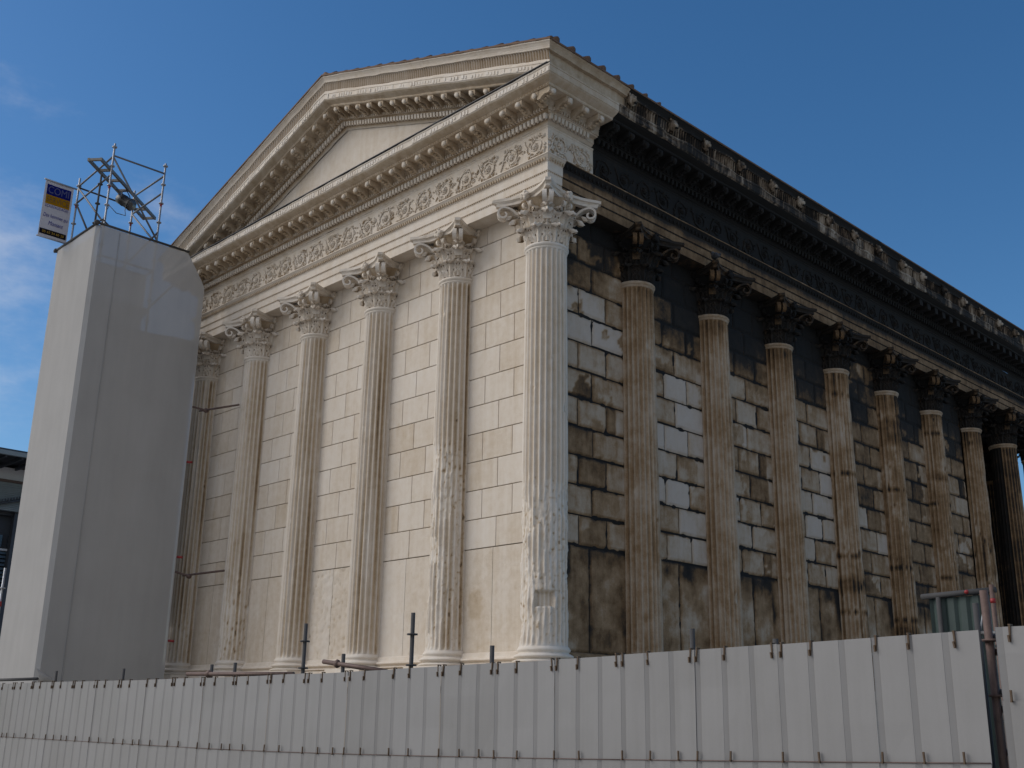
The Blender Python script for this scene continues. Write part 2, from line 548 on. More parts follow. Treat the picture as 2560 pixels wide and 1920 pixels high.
for c in range(len(zz) - 1):
    js = sorted([0] + [(i + .5) * SF + random.uniform(-.1, .1) for i in range(7)] + [i * SF for i in range(1, 8)]) if c == 0 else joints(0, CELLA_END, c + 1, SF)
    for a, b in zip(js[:-1], js[1:]):
        bay = min(6, int((a + b) / 2 / SF))
        tn = BAY[bay][min(c, 12)] + random.uniform(-.10, .10)
        if .5 < tn < .9 and random.random() < .25: tn -= .2
        wide = random.choice((.026, .034, .042)) if c < 10 else .02
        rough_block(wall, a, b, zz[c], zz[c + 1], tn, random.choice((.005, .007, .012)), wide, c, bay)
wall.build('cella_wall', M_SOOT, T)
# remaining cella walls (front with doorway, west side)
wall = MB()
wall.box((-W5 / 2 + SR * 1.6, CELLA_END - .25, 6.4), (W5 - SR * 3.2, .5, 8.2), .3)
for sx in (-.3, -W5 + .3): wall.box((sx + (-1.6 if sx > -1 else 1.6), CELLA_END - .255, 6.4), (3.8, .5, 8.15), .2)
wall.box((-W5 + .15, CELLA_END / 2 + .1, 6.4), (.3, CELLA_END - .3, 8.2), .5)
wall.build('cella_wall', M_SOOT, T)
# ceiling over porch and cella
mb = MB(); mb.box((-W5 / 2, L10 / 2, 10.95), (W5 - .3, L10 - .3, .2), .12); mb.build('ceiling', M_SOOT, T)

# ---- wall base moulding between the columns (cleaned gable, sooty flank)
PB = [(.0, 2.66), (.035, 2.64), (.045, 2.60), (.05, 2.585)] + [(.06 + .055 * math.sin(PI * k / 6), 2.575 - .075 * k / 6) for k in range(7)] + [(.06, 2.49)] + [(.075 + .05 * math.sin(PI * k / 5), 2.485 - .04 * k / 5) for k in range(6)] + [(.11, 2.43), (.13, 2.42), (.14, 2.27)]
mb = MB(); sweep(mb, PB[::-1], lambda o: [(-W5, -o), (0, -o)], .25, .008, .6, smooth=False)
mb.build('wall_base_moulding', M_CLEAN, T)
mb = MB(); sweep(mb, PB[::-1], lambda o: [(o, 0), (o, CELLA_END)], .4, .008, .45, smooth=False)
mb.build('wall_base_moulding', M_SOOT, T)

# ------------------------------------------------------------------ capital


def leaf(mb, ang, rb, z0, h, wd, out, curl, tone, tilt=0.0, nu=7, nt_=9):
    G = []; TN = []
    ca, sa = math.cos(ang), math.sin(ang)
    for i in range(nt_ + 1):
        t = i / nt_
        if t < .8:
            k = t / .8; z = z0 + h * math.sin(k * PI / 2) ** .9; r = rb + out * .35 * k + out * .65 * k ** 4
        else:
            k = (t - .8) / .2; z = z0 + h - curl * (.05 * k + .75 * k * k); r = rb + out + curl * .95 * math.sin(k * PI / 2)
        wv = wd * (.62 + .5 * math.sin(PI * min(1, t * .95 + .05))) * (1 - .55 * max(0, (t - .8) / .2))
        wv *= 1 + .20 * math.cos(2 * PI * t * 4.5)
        row = []
        for j in range(nu):
            u = -1 + 2 * j / (nu - 1)
            rr = r - .16 * wd * u * u + .018 * math.cos(u * PI * 3) + random.uniform(-.004, .004)
            x = rr; y = u * wv * .5
            row.append((ca * x - sa * y, sa * x + ca * y, z - .02 * abs(u) + random.uniform(-.004, .004)))
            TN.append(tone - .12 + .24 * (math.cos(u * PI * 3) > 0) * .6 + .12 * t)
        G.append(row)
    G = np.array(G); tn = np.array(TN)
    mb.grid(G, tn, False)
    B = G.copy(); rad = np.sqrt(B[..., 0] ** 2 + B[..., 1] ** 2); sc = (rad - .028) / rad
    B[..., 0] *= sc; B[..., 1] *= sc
    mb.grid(B, tn - .2, False, flip=True)
    for (tt_, uu_) in ((.30, .45), (.30, -.45), (.52, .55), (.52, -.55), (.70, .30), (.70, -.30)):
        q = G[int(tt_ * nt_), int(round((uu_ + 1) / 2 * (nu - 1)))]; rr_ = math.hypot(q[0], q[1]); k_ = (rr_ + .004) / rr_
        mb.blob((q[0] * k_, q[1] * k_, q[2]), (.013, .013, .020), -.35, 5, 3)  # dark blobs paint in the shade of the drilled eyes
    # rim
    edge = [(i, 0) for i in range(nt_ + 1)] + [(nt_, j) for j in range(1, nu)] + [(i, nu - 1) for i in range(nt_ - 1, -1, -1)]
    mb.grid(np.array([[G[e] for e in edge], [B[e] for e in edge]]), tone - .05, False)


def spiral(mb, ang, start, c, r1, turns, width, tone, side=0.0):
    """flat ribbon volute in the vertical plane through direction ang; coordinates (radius, z)"""
    pts = []
    for k in range(9):
        t = k / 8
        pts.append((start[0] + (c[0] - start[0]) * t ** 1.5, start[1] + (c[1] + r1 - start[1]) * math.sin(t * PI / 2)))
    for k in range(1, 23):
        t = k / 22; a = PI / 2 - 2 * PI * turns * t; rr = r1 * (1 - .78 * t)
        pts.append((c[0] + rr * math.cos(a), c[1] + rr * math.sin(a)))
    ca, sa = math.cos(ang), math.sin(ang)
    P = [(ca * r - sa * side, sa * r + ca * side, z) for r, z in pts]
    rad = [.028 * (1 - .45 * i / len(P)) for i in range(len(P))]
    mb.tube(P, rad, 6, tone, up=(-sa, ca, 0), flat=.7) if False else None
    # ribbon: rectangle section, wide across the plane
    V = []; F = []
    n = len(P)
    for i in range(n):
        a = Vector(P[max(0, i - 1)]); b = Vector(P[min(n - 1, i + 1)]); d = (b - a).normalized()
        x = Vector((-sa, ca, 0)); y = d.cross(x).normalized()
        wv = width * (1 - .25 * i / n) / 2; th = .020 * (1 - .3 * i / n)
        p = Vector(P[i])
        V += [p - x * wv - y * th, p + x * wv - y * th, p + x * wv + y * th, p - x * wv + y * th]
    for i in range(n - 1):
        for k in range(4): F.append((i * 4 + k, i * 4 + (k + 1) % 4, i * 4 + 4 + (k + 1) % 4, i * 4 + 4 + k))
    F += [(0, 3, 2, 1), (n * 4 - 4, n * 4 - 3, n * 4 - 2, n * 4 - 1)]
    mb.add(V, F, tone, False)


def abacus_outline(rc, rm, cw):
    """concave-sided square with clipped corners, corner radius rc, mid radius rm"""
    P = []
    for q in range(4):
        a0 = R(45 + 90 * q); c = Vector((math.cos(a0), math.sin(a0), 0)); t = Vector((-c.y, c.x, 0))
        c2 = Vector((-c.y, c.x, 0))     # next corner direction
        p0 = c * rc + t * cw; p1 = c2 * rc - Vector((-c2.y, c2.x, 0)) * cw
        mid = (c + c2).normalized() * rm
        P.append(c * rc - t * cw)
        for k in range(0, 9):
            s = k / 8
            base = p0.lerp(p1, s); dm = (p0.lerp(p1, .5) - mid)
            P.append(base - dm * (1 - (2 * s - 1) ** 2))
    return P


def make_capital(seed, tone):
    random.seed(seed)
    mb = MB()
    prof = [(.30, -.02), (.355, 0), (.36, .25), (.375, .5), (.42, .66), (.50, .78), (.52, .80)]
    G = [[(r * math.cos(2 * PI * k / 24), r * math.sin(2 * PI * k / 24), z) for k in range(24)] for r, z in prof]
    mb.grid(np.array(G), tone - .34, True, closed=True)  # bell darkened: shade behind the leaves put into its tone
    for k in range(8):
        leaf(mb, R(45 * k + 22.5), .372, 0, .31, .31, .125, .08, tone)
    for k in range(8):
        leaf(mb, R(45 * k), .368, .02, .54, .31, .195, .105, tone)
    for q in range(4):
        a = R(45 + 90 * q)
        leaf(mb, a, .42, .36, .27, .24, .24, .08, tone, nt_=7)
        for sgn in (-1, 1):
            spiral(mb, a + sgn * .07, (.43, .40), (.765, .650), .125, .92, .085, tone + (.08 if tone > .4 else .20))
            b = R(90 * q) + sgn * .16
            spiral(mb, b, (.40, .50), (.47, .70), .055, 1.2, .055, tone - .02, side=0)
            leaf(mb, R(90 * q) + sgn * .36, .40, .40, .22, .17, .12, .05, tone - .03, nt_=6)
        m = R(90 * q); ca, sa = math.cos(m), math.sin(m)
        mb.blob((ca * .52, sa * .52, .855), (.085, .085, .085), tone, 7, 5, jit=.28)
        for k in range(5):
            g = 2 * PI * k / 5
            mb.blob((ca * .565 - sa * .06 * math.cos(g), sa * .565 + ca * .06 * math.cos(g), .855 + .06 * math.sin(g)), (.04, .04, .04), tone - .05, 5, 4, jit=.3)
        mb.tube([(ca * .42, sa * .42, .48), (ca * .44, sa * .44, .7), (ca * .50, sa * .50, .82)], [.03, .024, .03], 5, tone - .05)
    lo = abacus_outline(.90, .47, .040); lo2 = abacus_outline(.935, .495, .044); hi = abacus_outline(.968, .525, .048)
    rows = [[(p.x, p.y, z) for p in o_] for o_, z in ((abacus_outline(.6, .35, .05), .795), (lo, .795), (lo, .845), (lo2, .865), (hi, .875), (hi, .925), (abacus_outline(.6, .35, .05), .928))]
    G = np.array(rows)
    G += rng.normal(0, .0045, G.shape)
    mb.grid(G, tone + (0 if tone > .4 else .15), False, closed=True)
    return mb


def lathe(mb, prof, cx, cy, n, tone=.5, jit=0.0, smooth=True):
    rows = []
    for (r, z) in prof:
        row = []
        for k in range(n):
            a = 2 * PI * k / n
            j = jit * fbm(cx + math.cos(a) * .5, cy + math.sin(a) * .5, z * 2, 4, 2) if jit else 0
            row.append((cx + (r + j) * math.cos(a), cy + (r + j) * math.sin(a), z + j * .5))
        rows.append(row)
    mb.grid(np.array(rows), tone, smooth, closed=True)


def make_shaft(cx, cy, seg, rows, dmg, tonef, seed):
    """24 flutes with rounded ends; dmg(a,z)->metres worn off the arrises; tonef(a,z,groove)->tone"""
    z0, z1 = 2.69, ZA - .105
    n = 24 * seg
    zs = [z0, z0 + .03, z0 + .06, z0 + .09] + list(np.linspace(z0 + .14, z1 - .14, rows)) + [z1 - .09, z1 - .06, z1 - .03, z1]
    G = np.zeros((len(zs), n, 3)); TN = np.zeros((len(zs), n))
    for i, z in enumerate(zs):
        t = (z - z0) / (z1 - z0)
        Rz = .392 - .032 * t ** 1.6
        e = min(z - z0, z1 - z)
        for k in range(n):
            a = 2 * PI * k / n
            ph = ((k / seg) % 1.0) - .5
            g = 0.0
            if abs(ph) < .40:
                q = abs(ph) / .40
                lim = math.sqrt(max(0, 1 - q * q))
                endk = 1.0 if e > .12 else math.sqrt(max(0, 1 - ((.12 - e) / .12) ** 2)) if e > 0 else 0
                if e < .12: lim = max(0, lim - (1 - endk))
                g = lim
            r = Rz - .037 * g
            d = dmg(a, z) if dmg else 0
            if d > 0: r = min(r, Rz - d)
            if d < 0: r = Rz + d            # deep hole
            G[i, k] = (cx + r * math.cos(a), cy + r * math.sin(a), z)
            TN[i, k] = tonef(a, z, g)
            if d > .012: TN[i, k] += .08 - .9 * max(0, noise.noise(Vector((cx + math.cos(a) * 7, cy + math.sin(a) * 7, z * 17))) - .22)
    mb = MB(); mb.grid(G, TN, True, closed=True)
    # astragal and top fillet
    lathe(mb, [(.357, ZA - .115), (.372, ZA - .10), (.375, ZA - .085), (.362, ZA - .075), (.376, ZA - .068), (.394, ZA - .045), (.394, ZA - .025), (.376, ZA - .004), (.34, ZA + .002)], cx, cy, 48, tonef(0, ZA + .2, 0))
    return mb


BASE_PROF = [(.395, 2.70), (.41, 2.675), (.425, 2.655), (.425, 2.635), (.405, 2.615), (.40, 2.60)] + [(.415 + .065 * math.sin(PI * k / 6), 2.592 - .085 * k / 6) for k in range(7)] + [(.42, 2.50)] + [(.45 + .05 * math.sin(PI * k / 5), 2.495 - .05 * k / 5) for k in range(6)] + [(.50, 2.44)]


def base_mesh(cx, cy, tone, jit):
    mb = MB(); lathe(mb, BASE_PROF[::-1], cx, cy, 48, tone, jit)
    mb.box((cx, cy, 2.355), (1.06, 1.06, .17), tone)
    return mb


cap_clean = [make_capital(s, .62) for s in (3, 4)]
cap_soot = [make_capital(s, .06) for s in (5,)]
cap_soot[0].t = [t + .0 for t in cap_soot[0].t]
CAPM = {}


def capital(cx, cy, clean, rot, parent, idx):
    key = (clean, idx % (2 if clean else 1))
    if key not in CAPM:
        mbc = (cap_clean if clean else cap_soot)[key[1]]
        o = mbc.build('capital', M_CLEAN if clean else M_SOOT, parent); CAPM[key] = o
    else:
        o = CAPM[key].copy(); link(o, parent)
    o.location = (cx, cy, ZA); o.rotation_euler = (0, 0, rot)
    return o


def ang_to_cam(cx, cy): return math.atan2(CAM.y - cy, CAM.x - cx)


def column(cx, cy, clean, idx, rows, seg, dmg, tonef, rot=0.0):
    c = make_shaft(cx, cy, seg, rows, dmg, tonef, idx).build('column', M_CLEAN if clean else M_SOOT, T)
    base_mesh(cx, cy, .68 if clean else .55, .012).build('base', M_CLEAN if clean else M_SOOT, c)
    capital(cx, cy, clean, rot, c, idx)
    return c


# wear of the gable columns: (z from, z to, strength)
WEAR = {0: [(2.7, 5.5, 1.15), (4.6, 5.5, .6)], 1: [(2.7, 6.6, .85), (5.0, 5.9, .9)], 2: [(7.0, 7.3, .7), (2.7, 3.2, .3)], 3: [(6.2, 6.6, .5)], 4: [(2.7, 4.7, .95)], 5: [(2.7, 4, .6)]}
for i in range(6):
    cx, cy = -SR * i, 0.0

    def dmg(a, z, i=i, cx=cx, cy=cy):
        d = 0.0
        x = cx + math.cos(a) * .39; y = cy + math.sin(a) * .39
        m = 0
        for (lo, hi, s) in WEAR[i]:
            k = min(1, (z - lo) / .3 + .4) * min(1, max(0, (hi - z) / .45))
            if z < hi: m = max(m, s * max(0, k))
        n_ = fbm(x * 1.0, y * 1.0, z * .55, 3.2, 4)
        if m > 0:
            h_ = noise.noise(Vector((x * 17, y * 17, z * 13)))
            h2 = noise.noise(Vector((x * 34, y * 34, z * 26)))
            wv_ = noise.noise_vector(Vector((x * 4, y * 4, z * 2.2))) * .55
            cl_ = noise.cell(Vector((x * 7.5, y * 7.5, z * 2.6)) + wv_) * .5 + .5
            cl2 = noise.cell(Vector((x * 15, y * 15 + 5, z * 6)) + wv_ * 1.5) * .5 + .5
            fr = .040 * max(0, cl_ - .42) + .020 * max(0, cl2 - .5)
            d = max(d, ((n_ + .20) * .060 + fr + h_ * .008 + h2 * .006) * m)
        # small chips everywhere
        c_ = noise.noise(Vector((x * 7, y * 7, z * 5.5 + i * 9)))
        if c_ > .52: d = max(d, (c_ - .50) * .10)
        d = min(d, .055)
        if i == 0:   # square recess cut into the corner shaft
            da = (a - ang_to_cam(cx, cy) + PI) % (2 * PI) - PI
            if -.42 < da < .46 and 3.30 < z < 3.55: return -.13 * min(1, (z - 3.30) / .02 + .2)
        return d

    def tonef(a, z, g, i=i, cx=cx, cy=cy):
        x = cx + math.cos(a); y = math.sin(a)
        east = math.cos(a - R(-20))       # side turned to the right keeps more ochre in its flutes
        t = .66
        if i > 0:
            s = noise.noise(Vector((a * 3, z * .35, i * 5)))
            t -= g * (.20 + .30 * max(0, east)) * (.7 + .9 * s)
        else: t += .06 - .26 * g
        return max(.05, t)

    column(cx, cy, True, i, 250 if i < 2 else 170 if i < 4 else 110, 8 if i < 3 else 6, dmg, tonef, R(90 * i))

BANDS = {4: [(4.35, 4.75), (3.2, 3.3)], 5: [(8.1, 8.9), (2.7, 3.9)], 6: [(7.6, 7.9)]}
for i in range(1, 11):
    cx, cy = 0.0, SF * i

    def dmg(a, z, i=i, cx=cx, cy=cy):
        x = math.cos(a) * .39; y = math.sin(a) * .39
        c_ = noise.noise(Vector((x * 6, y * 6 + i * 7, z * 3)))
        d = max(0, (c_ - .45) * .09)
        if i >= 4: d = max(d, (fbm(x, y + i * 3, z * .6, 3, 3) + .02) * .06)
        return min(d, .04)

    def tonef(a, z, g, i=i):
        t = .645 if i < 5 else .58
        if z > ZA: return .60
        s = noise.noise(Vector((a * 4, z * .5, i * 3)))
        t -= g * (.11 + .12 * max(0, s + .1))  # groove shade put into the tone, plus streaks of soot
        if i >= 4:
            s2 = noise.noise(Vector((a * 9, z * .25, i * 11)))
            t -= .50 * max(0, s2 - .08)
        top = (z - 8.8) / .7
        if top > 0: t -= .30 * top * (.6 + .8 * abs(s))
        for (lo, hi) in BANDS.get(i, []):
            if lo < z < hi: t -= .24 * min(1, (z - lo) / .1, (hi - z) / .15) * (.5 + 1.2 * abs(s))
        if i in (4, 5, 6):
            k = (z - 2.7) / .62
            if abs(k - round(k)) < .03: t -= .25 * (s > -.1)
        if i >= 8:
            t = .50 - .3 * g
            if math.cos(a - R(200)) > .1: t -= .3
        return max(.02, t)

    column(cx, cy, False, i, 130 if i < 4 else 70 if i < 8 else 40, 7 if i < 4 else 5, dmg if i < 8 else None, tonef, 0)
# porch front row and west flank porch columns (seen through the porch)
for (cx, cy) in [(-SR * k, L10) for k in range(1, 6)] + [(-W5, SF * 9), (-W5, SF * 8)]:
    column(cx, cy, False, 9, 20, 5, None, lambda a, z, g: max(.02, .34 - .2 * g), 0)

# ------------------------------------------------------------------ entablature
random.seed(21)
ARCH = [(-.30, 10.45), (.345, 10.45), (.345, 10.615), (.350, 10.620), (.350, 10.64), (.358, 10.645), (.358, 10.785), (.363, 10.79), (.363, 10.812), (.372, 10.817), (.372, 10.99), (.385, 11.0), (.39, 11.02), (.43, 11.06), (.45, 11.085), (.46, 11.088), (.46, 11.108), (.30, 11.112)]


def arch_extra(mb, runs, tone, pitch_b=.048, pitch_c=.062):
    for (a, b, nrm, od) in runs:
        for z, o_ in ((10.631, .352), (10.802, .366)):
            for p, t, n in along(a, b, nrm, pitch_b):
                mb.blob(p + n * (o_ - od) + Vector((0, 0, z)), (.017, .017, .012), tone - .15, 5, 3)
        for p, t, n in along(a, b, nrm, pitch_c):
            mb.box(p + n * (.402 - od) + Vector((0, 0, 11.028)), (.036, .05, .052), tone - .05, (t, n, (0, 0, 1)), .7)


YA = .02        # where the cleaned architrave ends on the flank
mb = MB(); sweep(mb, ARCH, rear_run(YA), .3, .004, .60)
arch_extra(mb, [((-W5 - .36, 0), (.36, 0), (0, -1), 0), ((0, -.36), (0, YA), (1, 0), 0)], .40)
arch_clean = mb.build('architrave', M_CLEAN, T)
AT = [(-.30, 10.45, .15), (.345, 10.45, .2), (.345, 10.46, .37), (.345, 10.615, .40), (.350, 10.620, .1), (.350, 10.64, .1), (.358, 10.645, .40), (.358, 10.785, .40), (.363, 10.79, .1), (.363, 10.812, .1), (.372, 10.817, .38), (.372, 10.90, .28), (.372, 10.96, .12), (.372, 10.99, .05), (.385, 11.0, .02), (.39, 11.02, .0), (.43, 11.06, .0), (.45, 11.085, .02), (.46, 11.088, .3), (.46, 11.108, .5), (.30, 11.112, .2)]
mb = MB(); sweep(mb, AT, flank_run(YA), .4, .006, .5)
arch_extra(mb, [((0, YA), (0, L10 + .3), (1, 0), 0)], .05, .09, .12)
mb.build('architrave', M_SOOT, T)

# ---- frieze with scrolls
YF = .84
FR = [(.36, 11.105), (.36, 11.66), (.375, 11.68), (.375, 11.70)]


def scroll(mb, p, t, n, s, flip, tone, detail=True, od=.36):
    """one rinceau: spiral stem, flower and leaves, raised from the frieze plane"""
    c = p + n * od + Vector((0, 0, 11.385))
    up = Vector((0, 0, 1)) * (-1 if flip else 1)
    pts = []
    for k in range(26):
        a = PI * 1.05 - 2 * PI * 1.5 * k / 25; r = s * (1.0 - .72 * k / 25)
        pts.append(c + t * (r * math.cos(a)) + up * (r * .98 * math.sin(a)) + n * .012)
    pts = [c - t * (s * 1.35) - up * (s * .9) + n * .008, c - t * (s * 1.15) - up * (s * .45) + n * .012] + pts
    mb.tube([q + n * (.006 * random.uniform(-1, 1)) + t * (.012 * random.uniform(-1, 1)) + up * (.012 * random.uniform(-1, 1)) for q in pts], [.013] * 2 + [.014 - .004 * k / 26 for k in range(26)], 5, tone)
    mb.blob(c + n * .02, (.05, .05, .035), tone, 7, 4, (t, up, n), jit=.25)
    for k in range(6):
        g = 2 * PI * k / 6
        mb.blob(c + t * (.05 * math.cos(g)) + up * (.05 * math.sin(g)) + n * .012, (.03, .022, .025), tone, 5, 3, (t, up, n), jit=.3)
    for k in range(44 if detail else 8):
        a = random.uniform(0, 2 * PI); r = s * random.uniform(.72, 1.4)
        q = c + t * (r * math.cos(a)) + up * (min(.9 * s, max(-.9 * s, r * math.sin(a)))) + n * .008
        d = random.uniform(0, PI); tt = t * math.cos(d) + up * math.sin(d); uu = n.cross(tt)
        mb.blob(q, (random.uniform(.03, .065), random.uniform(.010, .02), random.uniform(.014, .030)), tone - random.choice((0, .0, .05, .1, .1, .34)), 5, 3, (tt, uu, n), jit=.25)  # darkest blobs are painted shade, standing for pits between leaves


mb = MB(); sweep(mb, FR, rear_run(YF), .3, .003, .56)
k = 0
for p, t, n in along((-W5 - .36, 0), (.36, 0), (0, -1), .60):
    scroll(mb, p, t, n, .205, k % 2, .60); k += 1
for p, t, n in along((0, -.36), (0, YF), (1, 0), .60):
    scroll(mb, p, t, n, .205, k % 2, .60); k += 1
mb.build('frieze', M_CLEAN, T)
mb = MB(); sweep(mb, FR, flank_run(YF), .4, .006, -.02); k = 0
for p, t, n in along((0, YF), (0, L10 + .36), (1, 0), .60):
    scroll(mb, p, t, n, .205, k % 2, .05, False); k += 1
mb.build('frieze', M_SOOT, T)

# ---- cornices
LOWER = [(.375, 11.70), (.39, 11.71), (.43, 11.75), (.44, 11.748), (.44, 11.752), (.44, 11.845), (.53, 11.848), (.53, 11.87), (.555, 11.872), (.565, 11.99), (.58, 12.00), (.60, 12.055), (.885, 12.06), (.90, 12.075), (.90, 12.10), (.93, 12.115), (.985, 12.14), (1.025, 12.165), (1.04, 12.185), (1.05, 12.19), (1.05, 12.30), (1.06, 12.305), (1.06, 12.336)]
UPPER = [(1.06, 12.336), (1.04, 12.345), (1.04, 12.375), (.985, 12.38), (1.00, 12.575), (1.075, 12.58), (1.08, 12.60), (1.095, 12.63), (1.125, 12.665), (1.145, 12.68), (1.15, 12.685), (1.15, 12.712)]
SPAN = -MID + 1.15                       # half width at the eave


def zr(x): return SLOPE * (SPAN - abs(x - MID))


def egg_row(mb, a, b, nrm, tone, zf=None, sk=0.0, p1=.099, p2=.066, lo=True):
    def Z(p): return zf(p.x) if zf else 0
    up = Vector((0, 0, 1))
    for p, t, n in along(a, b, nrm, p1):
        tt = (t + up * (sk * (1 if t.x < 0 else -1) if zf else 0)) if zf else t
        if zf and p.x < MID: tt = t + up * (SLOPE if t.x > 0 else -SLOPE)
        elif zf: tt = t + up * (-SLOPE if t.x > 0 else SLOPE)
        mb.box(p + n * .490 + up * (11.797 + Z(p)), (.070, .075, .094), tone + .12, (tt, n, up), .70)
    for p, t, n in along(a, b, nrm, p2):
        mb.box(p + n * .560 + up * (11.905 + Z(p)), (.034, .07, .055), tone, (t, n, up))


def strigils(mb, poly, tone, pitch=.055, zf=None, seed=0):
    """upright tongue flutes on the tall cavetto under the sima, broken away here and there"""
    for (a, b, nrm) in poly:
        a = Vector((*a, 0)); b = Vector((*b, 0)); n = Vector((*nrm, 0)); Ln = (b - a).length; m = int(Ln / pitch); t = (b - a) / m
        cols = []
        for k in range(m * 4 + 1):
            ph = (k % 4); g = (0, .036, .046, .036)[ph]
            p = a + t * (k / 4)
            br = fbm(p.x * 1.0 + seed, p.y, 3.7, .9, 2) > .22
            if br: g = .020 + .006 * fn(p.x, p.y, 1, 9)
            dz = zf(p.x) if zf else 0
            col = []
            for (o_, z) in ((1.032, 12.385), (1.040, 12.45), (1.048, 12.52), (1.062, 12.57)):
                q = p + n * (o_ + .008 - g); col.append((q.x, q.y, z + dz))
            cols.append(col)
        G = np.array(cols).transpose(1, 0, 2); tq = np.array([[tone + .12 - .46 * (k % 4 != 0) for k in range(m * 4 + 1)]] * 4); mb.grid(G, tq)


def modillion(parent, p, t, n, z, tone, mat, shear=0.0):
    mb = MB(); up = Vector((0, 0, 1)); tt = t + up * shear
    prof = [(.565, 0), (.565, -.155), (.60, -.172), (.64, -.165), (.69, -.125), (.75, -.105), (.81, -.115), (.845, -.112), (.868, -.085), (.868, 0)]
    W_ = .085
    A = [p + n * o_ + up * (z + d) - tt * W_ for o_, d in prof]; B = [p + n * o_ + up * (z + d) + tt * W_ for o_, d in prof]
    m = len(prof)
    mb.add(A + B, [tuple(range(m)), tuple(range(2 * m - 1, m - 1, -1))] + [(i, m + i, m + (i + 1) % m, (i + 1) % m) for i in range(m)], tone)
    # curled leaf under the bracket
    for k in range(4):
        mb.blob(p + n * (.62 + .075 * k) + up * (z - .165 + .014 * k), (.050, .045, .024), tone - .04, 6, 3, (tt, n, up), jit=.3)
    mb.blob(p + n * .875 + up * (z - .075), (.060, .035, .055), tone + .26, 7, 4, (tt, n, up), jit=.25)
    return mb.build('modillion', mat, parent)


YC = .78


def yc_jag(o_, z): return YC - .25 * max(0, min(1, (12.1 - z) / .4)) + .12 * math.sin(z * 17)


# horizontal rear cornice + cleaned return along the flank (lower profile)
mb = MB()
sweep(mb, [(a, b, .60 if b < 11.72 else .24 if b < 11.9 else .34 if b < 12.05 else .62 if b > 12.17 else .36) for a, b in LOWER] + [(.20, 12.345, .3)], lambda o_: [(-W5 - o_, 8.0), corner_pt(0, o_), (o_ if o_ > .2 else .2, -o_)], .12, .020, .5)  # soffit and egg ground darkened: dirt plus recess shade put into the tone
egg_row(mb, (-W5 - .47, 0), (.47, 0), (0, -1), .52)
for p, t, n in along((-W5 - 1.0, 0), (1.05, 0), (0, -1), .085):      # worn meander on the corona face
    if random.random() < .8: mb.box(p + n * 1.052 + Vector((0, 0, 12.245 + random.uniform(-.012, .012))), (random.uniform(.03, .07), .02, random.uniform(.05, .09)), .72, (t, n, (0, 0, 1)), .8)
for p, t, n in along((-W5 - .9, 0), (.9, 0), (0, -1), .07):
    mb.box(p + n * .892 + Vector((0, 0, 12.087)), (.03, .03, .026), .25, (t, n, (0, 0, 1)))
cor = mb.build('cornice', M_CLEAN, T)
mb = MB(); mb.box((MID, -.66, 12.352), (2 * 1.02 + W5 + .0, .86, .012), .3); mb.build('flashing', M_LEAD, cor)
x = .51
while x > -W5 - .7:
    modillion(cor, Vector((x, 0, 0)), Vector((1, 0, 0)), Vector((0, -1, 0)), 12.06, .34, M_CLEAN); x -= .3955  # bracket tone lowered too: dirt with underside shade in the colour

# flank cornice, cleaned stub
mb = MB()
up_ = Vector((0, 0, 1))


def clean_flank_ends(o_): return [(o_, -o_), (o_, YC)]


FULL = LOWER[:-1] + UPPER
sweep(mb, [(a, b, .50 if b < 12.05 else .40 if b > 12.3 else .42) for a, b in LOWER], clean_flank_ends, .12, .012, .5)
sweep(mb, [(a, b, .34) for a, b in UPPER], lambda o_: [(o_, -o_), (o_, 1.0)], .12, .02, .4)
egg_row(mb, (0, -.47), (0, YC - .2), (1, 0), .45)
fl_clean = mb.build('cornice', M_CLEAN, T)
for yy in (-.77, -.34, .09, .5):
    modillion(fl_clean, Vector((0, yy, 0)), Vector((0, 1, 0)), Vector((1, 0, 0)), 12.06, .36, M_CLEAN)

# flank cornice, blackened run
mb = MB()
sweep(mb, [(a, b, (-.14 if b < 12.16 else -.05)) for a, b in LOWER[:18]], lambda o_: [(o_, YC), (o_, L10 + o_), (-W5 - o_, L10 + o_), (-W5 - o_, 8.0)], .25, .018, .05)
egg_row(mb, (0, YC), (0, L10 + .5), (1, 0), -.16, None, 0, .13, .13)
fl_soot = mb.build('cornice', M_SOOT, T)
mb = MB()
sweep(mb, [(a, b, .33 if b < 12.31 else .36) for a, b in LOWER[17:]], lambda o_: [(o_, YC), (o_, L10 + o_), (-W5 - o_, L10 + o_), (-W5 - o_, 8.0)], .1, .045, .4)
sweep(mb, [(a, b, .50 if b < 12.577 else .24 if b < 12.61 else -.8) for a, b in UPPER], lambda o_: [(o_, 1.0), (o_, L10 + o_), (-W5 - o_, L10 + o_), (-W5 - o_, 8.0)], .1, .045, .4)
strigils(mb, [((.0, 1.0), (.0, L10 + 1), (1, 0))], .48, .075)
eave = mb.build('sima', M_EAVE, fl_soot)
y = 1.1
nlion = 0
while y < L10 + .8:
    q = MB(); c = Vector((1.09, y, 12.53))
    q.blob(c, (.075, .105, .12), .66, 9, 6, jit=.16); q.blob(c + Vector((.07, 0, -.035)), (.055, .055, .05), .75, 7, 5, jit=.15)
    for s_ in (-1, 1): q.blob(c + Vector((.02, .085 * s_, .085)), (.03, .03, .035), .7, 5, 4)
    q.blob(c + Vector((.085, 0, -.09)), (.03, .035, .02), -.5, 6, 4)
    q.build('lion_head', M_EAVE, fl_soot); y += 1.16 + .09 * math.sin(y * 2); nlion += 1
yy = .93; cnt = 0; rest = MB()
while yy < L10 + .9:
    if cnt < 28: modillion(fl_soot, Vector((0, yy, 0)), Vector((0, 1, 0)), Vector((1, 0, 0)), 12.06, -.22, M_SOOT)
    else: rest.box((.72, yy, 11.98), (.30, .17, .15), .03)
    yy += .43; cnt += 1
